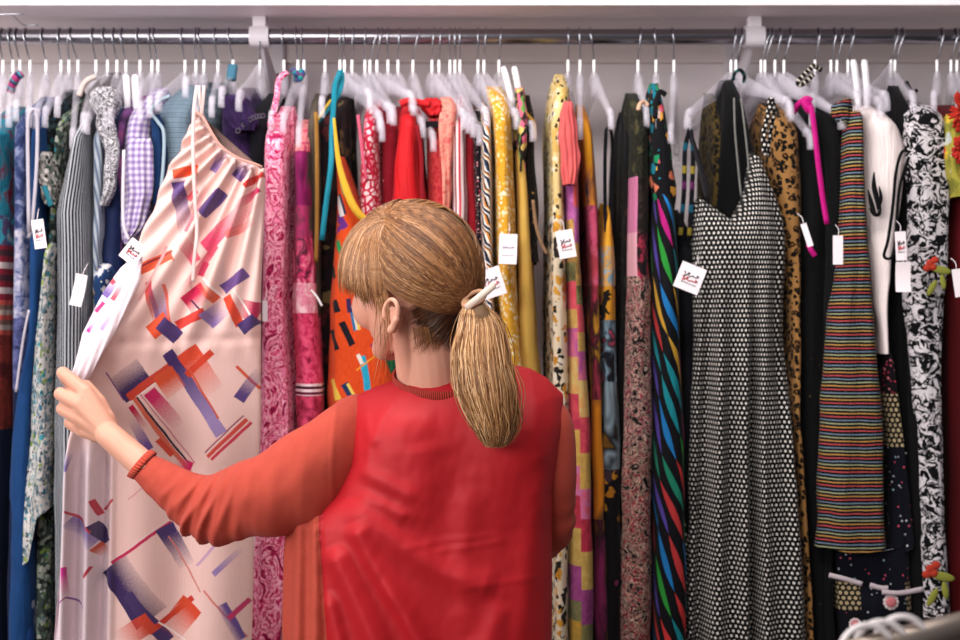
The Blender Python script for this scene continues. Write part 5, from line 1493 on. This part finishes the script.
for i in range(1100):                                         # nape hair drawn up to the tie
    k = rng.random()
    ex, ey = float(np.interp(k, [0, 0.35, 0.7, 1], [408, 420, 438, 460])), float(np.interp(k, [0, 0.35, 0.7, 1], [312, 331, 344, 350]))
    d_ = rng.random() ** 2 * 0.45
    ex, ey = ex + (473 - ex) * d_ + rng.gauss(0, 1.5), ey + (299 - ey) * d_ + rng.gauss(0, 4.0)
    pts = []
    off = rng.uniform(0.0, 0.004)
    for j in range(10):
        t = j / 9
        q = skin_at(ex + (472 - ex) * t, ey + (300 - ey) * t - 6 * math.sin(PI * t) * (1 - k))
        q = q + (EYE - q).normalized() * (0.001 + 0.020 * d_ / 0.45 + (0.016 * (1 - d_ / 0.5) + off) * math.sin(PI * 0.5 * min(1, t * 1.5)))
        f = max(0.0, (t - 0.55) / 0.45) ** 1.5
        pts.append(q.lerp(tie_at + Vector((rng.gauss(0, 0.004), 0, rng.gauss(0, 0.004))), f))
    strand(pts[::-1], 0.0006, tone(k, 0.16, 0.10))  # darker strand colour carries the shade at the nape
for i in range(20):                                           # loose wisps in front of the ear
    x = 372 + 14 * rng.random()
    a = on(idir(x - 2, 268), 1.04)
    Yw = a.y
    L = rng.uniform(318, 385)
    pts = smoothpts([a, P(x + 3, 300, Yw + 0.004), P(x + 5 + rng.gauss(0, 2), 300 + (L - 300) * 0.5, Yw + 0.008), P(x + 4 + rng.gauss(0, 3), L, Yw + 0.01)], 12)
    strand(pts, 0.00055, rng.uniform(0.6, 0.95))
for i in range(60):                                           # fine hairs behind the ear
    x = 412 + 30 * rng.random()
    a = on(idir(x, 330), 0.95); q = rng.uniform(8, 26)
    strand(smoothpts([a, P(x + 2, 330 + q * 0.5, a.y + 0.006), P(x - 2 + rng.gauss(0, 4), 330 + q, a.y + 0.014)], 8), 0.0004, rng.uniform(0.4, 0.8))
hair_o = hair.build('hair', m_hair, woman)
# root layer under the strands
g = Geo(); g.ball(HC, (AX.x * 0.97, AX.y * 0.97, AX.z * 0.97), 72, HR)
keep = []
def bare(v):
    q = Vector(v) - HC
    a, b, c = q.dot(HF), q.dot(HL_), q.dot(HU)
    return (a > 0.045 and c < -0.018) or (a > -0.018 and c < -0.012) or (c < -0.032) or (a <= -0.018 and a > -0.06 and c < -0.020)
F = [f for f in g.F if not any(bare(g.V[i]) for i in f)]
ro = mesh_obj('hair_roots', g.V, F, m_hbase, hair_o)

# ponytail
hair = Geo()
cen = [(472, 299, 1.985), (480, 318, 1.962), (481, 350, 1.945), (486, 388, 1.935), (494, 422, 1.935), (496, 446, 1.94)]
hw = [6, 17, 26, 29, 23, 11]
cp = smoothpts([P(*c) for c in cen], 24)
def wid_at(t):
    return float(np.interp(t * 5, range(6), hw))
for i in range(2600):
    a = rng.uniform(0, 2 * PI); r0 = math.sqrt(rng.random())
    ox, oy = r0 * math.cos(a), r0 * math.sin(a)
    pts = []
    ln = rng.uniform(0.86, 1.0) if rng.random() < 0.6 else rng.uniform(0.95, 1.0)
    wob = rng.gauss(0, 0.10); fr = rng.uniform(3, 9)
    for j in range(16):
        t = j / 15 * ln
        f = t * 24; q = min(int(f), 23); c = cp[q].lerp(cp[q + 1], f - q)
        w = max(wid_at(t), 9 * (1 - t)) * 1.95 / FPX
        pts.append(c + Vector((w * (ox + wob * math.sin(t * fr) * 1.5), w * 0.62 * oy, -0.004 * abs(oy))))
    strand(pts, rng.uniform(0.0005, 0.0009), tone(ox * 0.5 + 0.5, 0.62 - 0.10 * ox, 0.15))
pt = hair.build('ponytail', hair_mat('ponytail_hair', ('#4a2e1c', '#7d5232'), ('#b08050', '#deb68a')), hair_o)
g = Geo(); g.tube(cp, 1.0, 20, [(wid_at(i / 24) * 0.72 * 1.95 / FPX, wid_at(i / 24) * 0.40 * 1.95 / FPX) for i in range(25)], (0, 1, 0))
g.build('ponytail_core', m_hbase, pt)
# hair clip
m_clip = plain('clip_resin', '#e2cdbd', 0.35, 30, 0.12)
g = Geo()
g.sweep(smoothpts([P(466, 308, 1.955), P(476, 300, 1.942), P(487, 291, 1.945), P(494, 285, 1.958)], 14), [(0.0052 * math.cos(a), 0.0032 * math.sin(a)) for a in [2 * PI * j / 14 for j in range(14)]], (0, 1, 0), [0.75] + [1.0] * 13 + [0.8])
g.build('hair_clip', m_clip, hair_o)
g = Geo()
ctr = P(474, 299, 1.98)
g.tube([ctr + Vector((0.016 * math.cos(a), 0.014 * math.sin(a), 0.012 * math.sin(a + 0.6))) for a in [2 * PI * j / 24 for j in range(25)]], 0.0035, 10)
g.build('hair_tie', plain('hair_elastic', '#b98a6a', 0.7), hair_o)

# ---- cardigan -----------------------------------------------------------------
card = link(bpy.data.objects.new('cardigan', None))
card.parent = woman; card.matrix_parent_inverse = Matrix.Translation(-woman.location); card.location = (0, 0, 0)
def add_part(name, g_or_obj):
    g_or_obj.parent = card
folds = [ # polyline px, width px, height m
 ([(352, 520), (372, 560), (405, 610), (430, 660)], 10, 0.016), ([(330, 545), (352, 590), (375, 640), (390, 690)], 11, 0.018), ([(345, 500), (400, 545), (450, 575), (500, 590)], 13, 0.010),
 ([(325, 590), (338, 640), (350, 700)], 8, 0.012), ([(360, 440), (395, 425), (440, 420)], 14, 0.004), ([(352, 470), (380, 480), (420, 500)], 8, 0.005), ([(356, 495), (385, 505), (410, 520)], 6, 0.005),
 ([(430, 552), (470, 547), (510, 541)], 2.6, 0.0016), ([(400, 548), (450, 540), (500, 535)], 2.6, 0.0014), ([(470, 480), (462, 560), (466, 640)], 14, 0.006), ([(545, 470), (530, 560), (520, 660)], 14, 0.007),
 ([(505, 600), (490, 640), (470, 690)], 12, 0.007), ([(395, 400), (380, 420), (372, 450)], 6, 0.004), ([(540, 395), (535, 430), (545, 470)], 9, 0.004), ([(420, 440), (425, 480), (410, 530)], 20, 0.005),
 ([(450, 590), (500, 584), (545, 580)], 3, 0.0014), ([(380, 575), (420, 640), (440, 700)], 7, 0.006), ([(362, 410), (368, 440), (366, 480)], 5, 0.003)]
fl_seg = []
for pl, w, h in folds:
    for a, b in zip(pl[:-1], pl[1:]):
        fl_seg.append((a[0], a[1], b[0] - a[0], b[1] - a[1], (b[0] - a[0]) ** 2 + (b[1] - a[1]) ** 2, w, h, a is pl[0], b is pl[-1]))
def cridge(x, y):
    best = {}
    r = 0.0
    for ax, ay, dx, dy, l2, w, h, first, last in fl_seg:
        t = ((x - ax) * dx + (y - ay) * dy) / l2
        tt = min(1, max(0, t))
        d2 = (x - ax - dx * tt) ** 2 + (y - ay - dy * tt) ** 2
        if d2 < 9 * w * w:
            key = (w, h)
            v = h * math.exp(-d2 / (w * w)) * (1 if not ((first and t < 0.3) or (last and t > 0.7)) else max(0.15, min(1, (t if first else 1 - t) / 0.3)))
            best[key] = max(best.get(key, 0), v)
    r = 1.0 * sum(best.values())
    # shoulder blades and the hollow of the spine
    r += 0.010 * math.exp(-((x - 385) / 34) ** 2 - ((y - 455) / 50) ** 2) + 0.009 * math.exp(-((x - 520) / 34) ** 2 - ((y - 450) / 50) ** 2)
    r -= 0.006 * math.exp(-((x - 455) / 30) ** 2) * min(1, max(0, (y - 400) / 60))
    # side seam
    sx_ = 316 + (y - 518) * 0.074
    if y > 480:
        r -= 0.006 * math.exp(-((x - sx_) / 2.6) ** 2)
        if x < sx_:
            r += 0.006 * math.sin((x - 278) * 0.33 + y * 0.004) + 0.002
    r += 0.0012 * noise.noise(Vector((x / 34, y / 50, 3))) + 0.0007 * noise.noise(Vector((x / 9, y / 14, 7)))
    return r
def shell_mat():
    m = Mat('satin_and_knit')
    seam = (m.v - 5.18) * 0.074 + 3.16
    knit = m.u.lt(seam) * m.v.gt(4.9)
    satin = m.mix(m.noise(m.uv, 1.2, 2.0), '#b01c24', '#a0181f')
    kn = m.mix(m.noise(m.uv, 30, 2.0), '#b24a3a', '#a23e32')
    rough = m.math('ADD', m.math('MULTIPLY', knit, 0.34), 0.54)
    p = m.finish(m.mix(knit, satin, kn), rough, 0.0, m.noise(m.vmath('MULTIPLY', m.uv, (40, 90, 1)), 3, 3.0), 0.06, 0.002, spec=0.22)
    return p
ce = [(366, 362, 560), (385, 352, 564), (400, 346, 568), (430, 343, 568), (470, 338, 562), (500, 322, 557), (515, 300, 557), (532, 278, 556), (560, 275, 556), (640, 273, 556), (720, 276, 556), (790, 274, 560)]
W('back_panel', '', None, ce, 1.975, shell_mat(), 0.235, parent=woman, uvmode='px', rise=0, p=0.72, nf=3, amp=0.001, wob=0, rows=150, cols=300, close=78,
  top=[(0, 402), (0.06, 394), (0.14, 386), (0.22, 379), (0.28, 374), (0.5, 372), (0.62, 370), (0.76, 367), (0.86, 371), (0.94, 381), (1, 398)], ridges=cridge)
bp = [o for o in woman.children if o.name == 'back_panel'][0]
for o in (bp,):
    o.parent = card; o.matrix_parent_inverse = Matrix.Identity(4)
woman_t = Matrix.Translation((0, 0, 0))
def under_card(o):
    o.parent = card; o.matrix_parent_inverse = Matrix.Identity(4)
    return o

def knit_mat(name, a, b, ribs=0.0):
    m = Mat(name)
    wv = m.noise(m.uv, 420, 2.0) if not ribs else (m.u * (2 * PI / ribs)).sin()
    return m.finish(m.mix(m.noise(m.uv, 40, 3.0), a, b), 0.88, 0.05, wv, 0.35 if not ribs else 0.9, 0.0008 if not ribs else 0.002, spec=0.2)
m_knit = knit_mat('coral_knit', '#b24838', '#a23c2f')
m_rib = knit_mat('rib_knit', '#b8382c', '#a83026', 0.0048)
m_ribc = knit_mat('cuff_knit', '#cf4c38', '#c04432', 0.005)

def sleeve(name, pairs, Ys, depthk, wr, nr=110, nc=64, pmat=m_knit):
    top = smoothpts([(p[0][0], 0, p[0][1]) for p in pairs], nr)
    bot = smoothpts([(p[1][0], 0, p[1][1]) for p in pairs], nr)
    V, F, U = [], [], []
    for i in range(nr + 1):
        t = i / nr
        Y = float(np.interp(t * (len(pairs) - 1), range(len(pairs)), Ys))
        a, b = P(top[i].x, top[i].z, Y), P(bot[i].x, bot[i].z, Y)
        c = (a + b) / 2; h = (a - b) / 2
        rd = h.length * depthk
        for j in range(nc):
            q = 2 * PI * j / nc
            ch, sh = math.cos(q), math.sin(q)
            k = wr(t, q)
            off = h * ch * (1 + k / h.length * 0.6) + Vector((0, -(rd + k), 0)) * sh
            V.append(c + off); U.append((q * h.length, t * 0.6))
    for i in range(nr):
        for j in range(nc):
            j2 = (j + 1) % nc
            F.append((i * nc + j, i * nc + j2, (i + 1) * nc + j2, (i + 1) * nc + j))
    return under_card(mesh_obj(name, V, F, pmat, woman, True, U))
pairs = [((376, 396), (356, 505)), ((343, 398), (331, 524)), ((312, 420), (306, 530)), ((280, 440), (278, 535)), ((252, 456), (249, 539)), ((229, 467), (215, 545)), ((207, 475), (188, 535)), ((185, 469), (167, 514)), ((166, 460), (148, 494)), ((150, 454), (131, 476))]
def lwr(t, q):
    low = max(0.0, math.sin(q)) * 0.5 + 0.5 * max(0.0, -math.cos(q))
    m1 = math.exp(-((t - 0.64) / 0.14) ** 2)
    s_ = t + 0.035 * math.cos(q + 0.5)
    f = 0.0125 * m1 * low * ((1 - 2 * abs(math.sin(s_ * 44 + 0.5 * math.sin(q * 2)))) + 0.4 * math.sin(s_ * 151 + q * 1.5))
    f += 0.005 * math.exp(-((t - 0.10) / 0.10) ** 2) * math.sin(q * 4 + t * 30)
    f += 0.006 * math.sin(t * 26 + q * 2) * math.exp(-((t - 0.4) / 0.15) ** 2)
    f += 0.002 * noise.noise(Vector((math.cos(q) * 2, math.sin(q) * 2, t * 14)))
    # raised seam where the sleeve is set in
    f += 0.0025 * math.exp(-((t - 0.105 - 0.02 * math.cos(q)) / 0.008) ** 2)
    return f
sleeve('sleeve', pairs, [2.115, 2.085, 2.058, 2.045, 2.042, 2.052, 2.075, 2.096, 2.116, 2.134], 0.92, lwr)
g = Geo()
rpts = smoothpts([P(532, 410, 2.095), P(546, 428, 2.085), P(551, 468, 2.085), P(552, 502, 2.10), P(552, 526, 2.125), P(547, 538, 2.20), P(538, 550, 2.30)], 60)
rrad = [float(np.interp(i / 10, range(7), [0.040, 0.043, 0.040, 0.0365, 0.035, 0.031, 0.027])) + 0.002 * math.sin(i * 0.9) * math.exp(-((i - 38) / 9) ** 2) for i in range(61)]
g.tube(rpts, 1.0, 40, rrad, (0.2, 1, 0.3))
under_card(g.build('sleeve', m_knit, woman))
# cuff and neck rib
def ring(name, mat, c, ax, ay, nrm, h, th, ycomp=1.0):
    V, F, U = [], [], []
    n = 96
    for j in range(n):
        q = 2 * PI * j / n
        d = ax * math.cos(q) + ay * math.sin(q)
        dn_ = d.normalized()
        for k, (o, z) in enumerate(((0, -h / 2), (th, -h / 2), (th * 1.3, 0), (th, h / 2), (0, h / 2))):
            V.append(c + d + dn_ * o + nrm * z)
            U.append((q * d.length, z))
    for j in range(n):
        j2 = (j + 1) % n
        for k in range(5):
            k2 = (k + 1) % 5
            F.append((j * 5 + k, j2 * 5 + k, j2 * 5 + k2, j * 5 + k2))
    return under_card(mesh_obj(name, V, F, mat, woman, True, U))
ca, cb = P(147, 451, 2.134), P(128, 474, 2.134)
tn = (P(165, 475, 2.11) - P(139, 463, 2.134)).normalized()
ring('cuff', m_ribc, (P(142, 464.5, 2.134)), (ca - cb) / 2 * 1.08, Vector((0, 0.0265, 0)), tn, 0.014, 0.002)
nc_ = P(436, 382, 2.072)
ring('neck_rib', m_rib, nc_, Vector((0.064, -0.012, -0.006)), Vector((0.006, 0.067, 0.020)), Vector((-0.05, -0.25, 0.96)).normalized(), 0.020, 0.003)

# ---- trousers and shoes, below the picture ------------------------------------
m_den = cloth('dark_denim', softblotch(['#1a2238', '#28324e'], 40))
g = Geo()
for px in (392, 472):
    hip = P(px, 770, 2.10)
    g.tube(smoothpts([hip + Vector((0, 0, 0.06)), hip, Vector((hip.x, 2.085, 0.46)), Vector((hip.x, 2.11, 0.10))], 20), 1.0, 28, [0.105 - 0.052 * i / 20 for i in range(21)], (0, 1, 0))
g.build('trousers', m_den, woman)
for px in (392, 472):
    x = P(px, 770, 2.1).x
    g = Geo()
    g.capsule((x, 2.08, 0.045), (x - 0.045, 2.27, 0.035), 0.045, 0.035, 18)
    g.V = [(a, b, max(0.0, c)) for a, b, c in g.V]
    g.build('shoe', plain('shoe_leather', '#2a2224', 0.4), woman)

# ======================= near rack, cut by the lower right corner ==============
m_brush = metal('brushed_steel', '#8f8278', 0.42)
rk = thing('garment_rack', (P(900, 650, 1.3).x + 0.3, 1.45, 0), 'blurred steel garment rack bar in the lower right corner, nearest the camera', 'rack')
A_, B_ = P(800, 671, 1.22), P(1120, 588, 1.42)
g = Geo(); g.tube([A_, B_], 0.0165, 24)
g.build('bar', m_brush, rk)
g = Geo(); g.tube([B_ + Vector((0, 0, 0.01)), Vector((B_.x, B_.y, 0.03))], 0.016, 20); g.box((B_.x - 0.03, B_.y - 0.25, 0), (B_.x + 0.03, B_.y + 0.25, 0.03), 0.005)
g.build('post', m_brush, rk)
m_white = plain('white_plastic_hook', '#d8d0cf', 0.4)
dirb = (B_ - A_).normalized()
for k, f in enumerate((0.185, 0.225, 0.285)):
    c = A_.lerp(B_, f)
    hkr = thing('clothes_hanger', c, ('white plastic hanger hook on the near rack bar, leftmost', 'white plastic hanger hook on the near rack bar, second from left', 'white plastic hanger hook on the near rack bar, rightmost and highest')[k], 'hanger', 'white hangers on the near rack')
    ax = (Vector((1, 0.15, 0)) - dirb * 0.0).normalized()
    g = Geo(); R = 0.027
    pts = [c + ax * R * math.cos(a) + Vector((0, 0, 1)) * R * math.sin(a) for a in [math.radians(-20 + 200 * j / 16) for j in range(17)]]
    pts += [c + ax * (-R * 0.6) - Vector((0, 0, R * 0.9)), c - Vector((0, 0, R * 1.5)), c - Vector((0, 0, 0.07))]
    g.tube(pts, 0.0032, 10)
    g.build('hook', m_white, hkr)
    g = Geo()
    b0 = c - Vector((0, 0, 0.07)); sd = dirb.cross(Vector((0, 0, 1))).normalized()
    g.tube([b0 - sd * 0.2 - Vector((0, 0, 0.08)), b0 - sd * 0.1 - Vector((0, 0, 0.03)), b0, b0 + sd * 0.1 - Vector((0, 0, 0.03)), b0 + sd * 0.2 - Vector((0, 0, 0.08))], 0.006, 10)
    g.build('arms', m_white, hkr)

# ======================= light and camera ======================================
def area(name, loc, target, size, power, col):
    l = bpy.data.lights.new(name, 'AREA'); l.shape = 'RECTANGLE'; l.size, l.size_y = size
    l.energy = power; l.color = col
    o = link(bpy.data.objects.new(name, l)); o.location = loc
    o.rotation_euler = (Vector(target) - Vector(loc)).to_track_quat('-Z', 'Y').to_euler()
    return o
area('window_light', (-2.4, 0.7, 2.15), (-0.2, 2.6, 1.5), (1.6, 1.5), 40, (1.0, 0.96, 0.94))
area('shop_front_window', (-1.9, -1.1, 2.15), (-0.2, 2.8, 1.8), (1.8, 1.4), 92, (1.0, 0.965, 0.95))
area('ceiling_lamp', (-0.3, 1.65, 2.85), (-0.1, 2.5, 1.2), (2.0, 0.4), 50, (1.0, 0.95, 0.92))
w = bpy.data.worlds.new('ambient_fill'); bpy.context.scene.world = w
w.use_nodes = True
nt = w.node_tree
bg = nt.nodes['Background']
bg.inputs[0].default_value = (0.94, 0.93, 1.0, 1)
tcw = nt.nodes.new('ShaderNodeTexCoord')           # added fill: environment made brighter up and left, dimmer right and below
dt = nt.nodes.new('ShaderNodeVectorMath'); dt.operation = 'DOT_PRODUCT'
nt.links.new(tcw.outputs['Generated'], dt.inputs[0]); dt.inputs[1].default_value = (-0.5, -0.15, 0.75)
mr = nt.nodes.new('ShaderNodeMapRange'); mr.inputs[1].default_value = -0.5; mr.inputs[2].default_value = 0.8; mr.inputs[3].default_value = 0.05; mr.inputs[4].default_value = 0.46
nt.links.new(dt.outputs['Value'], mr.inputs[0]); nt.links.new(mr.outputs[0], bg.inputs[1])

cam = bpy.data.cameras.new('camera'); co = link(bpy.data.objects.new('camera', cam))
cam.lens = 50; cam.sensor_width = 36
co.location = (0, 0, CAMZ); co.rotation_euler = (PI / 2, 0, 0)
cam.dof.use_dof = True; cam.dof.focus_distance = 2.06; cam.dof.aperture_fstop = 4.0
cam.clip_start = 0.05
bpy.context.scene.camera = co
vs = bpy.context.scene.view_settings
vs.view_transform = 'Standard'; vs.look = 'None'; vs.gamma = 1.0; vs.exposure = -0.12
try:
    vs.use_curve_mapping = False
except Exception:
    pass
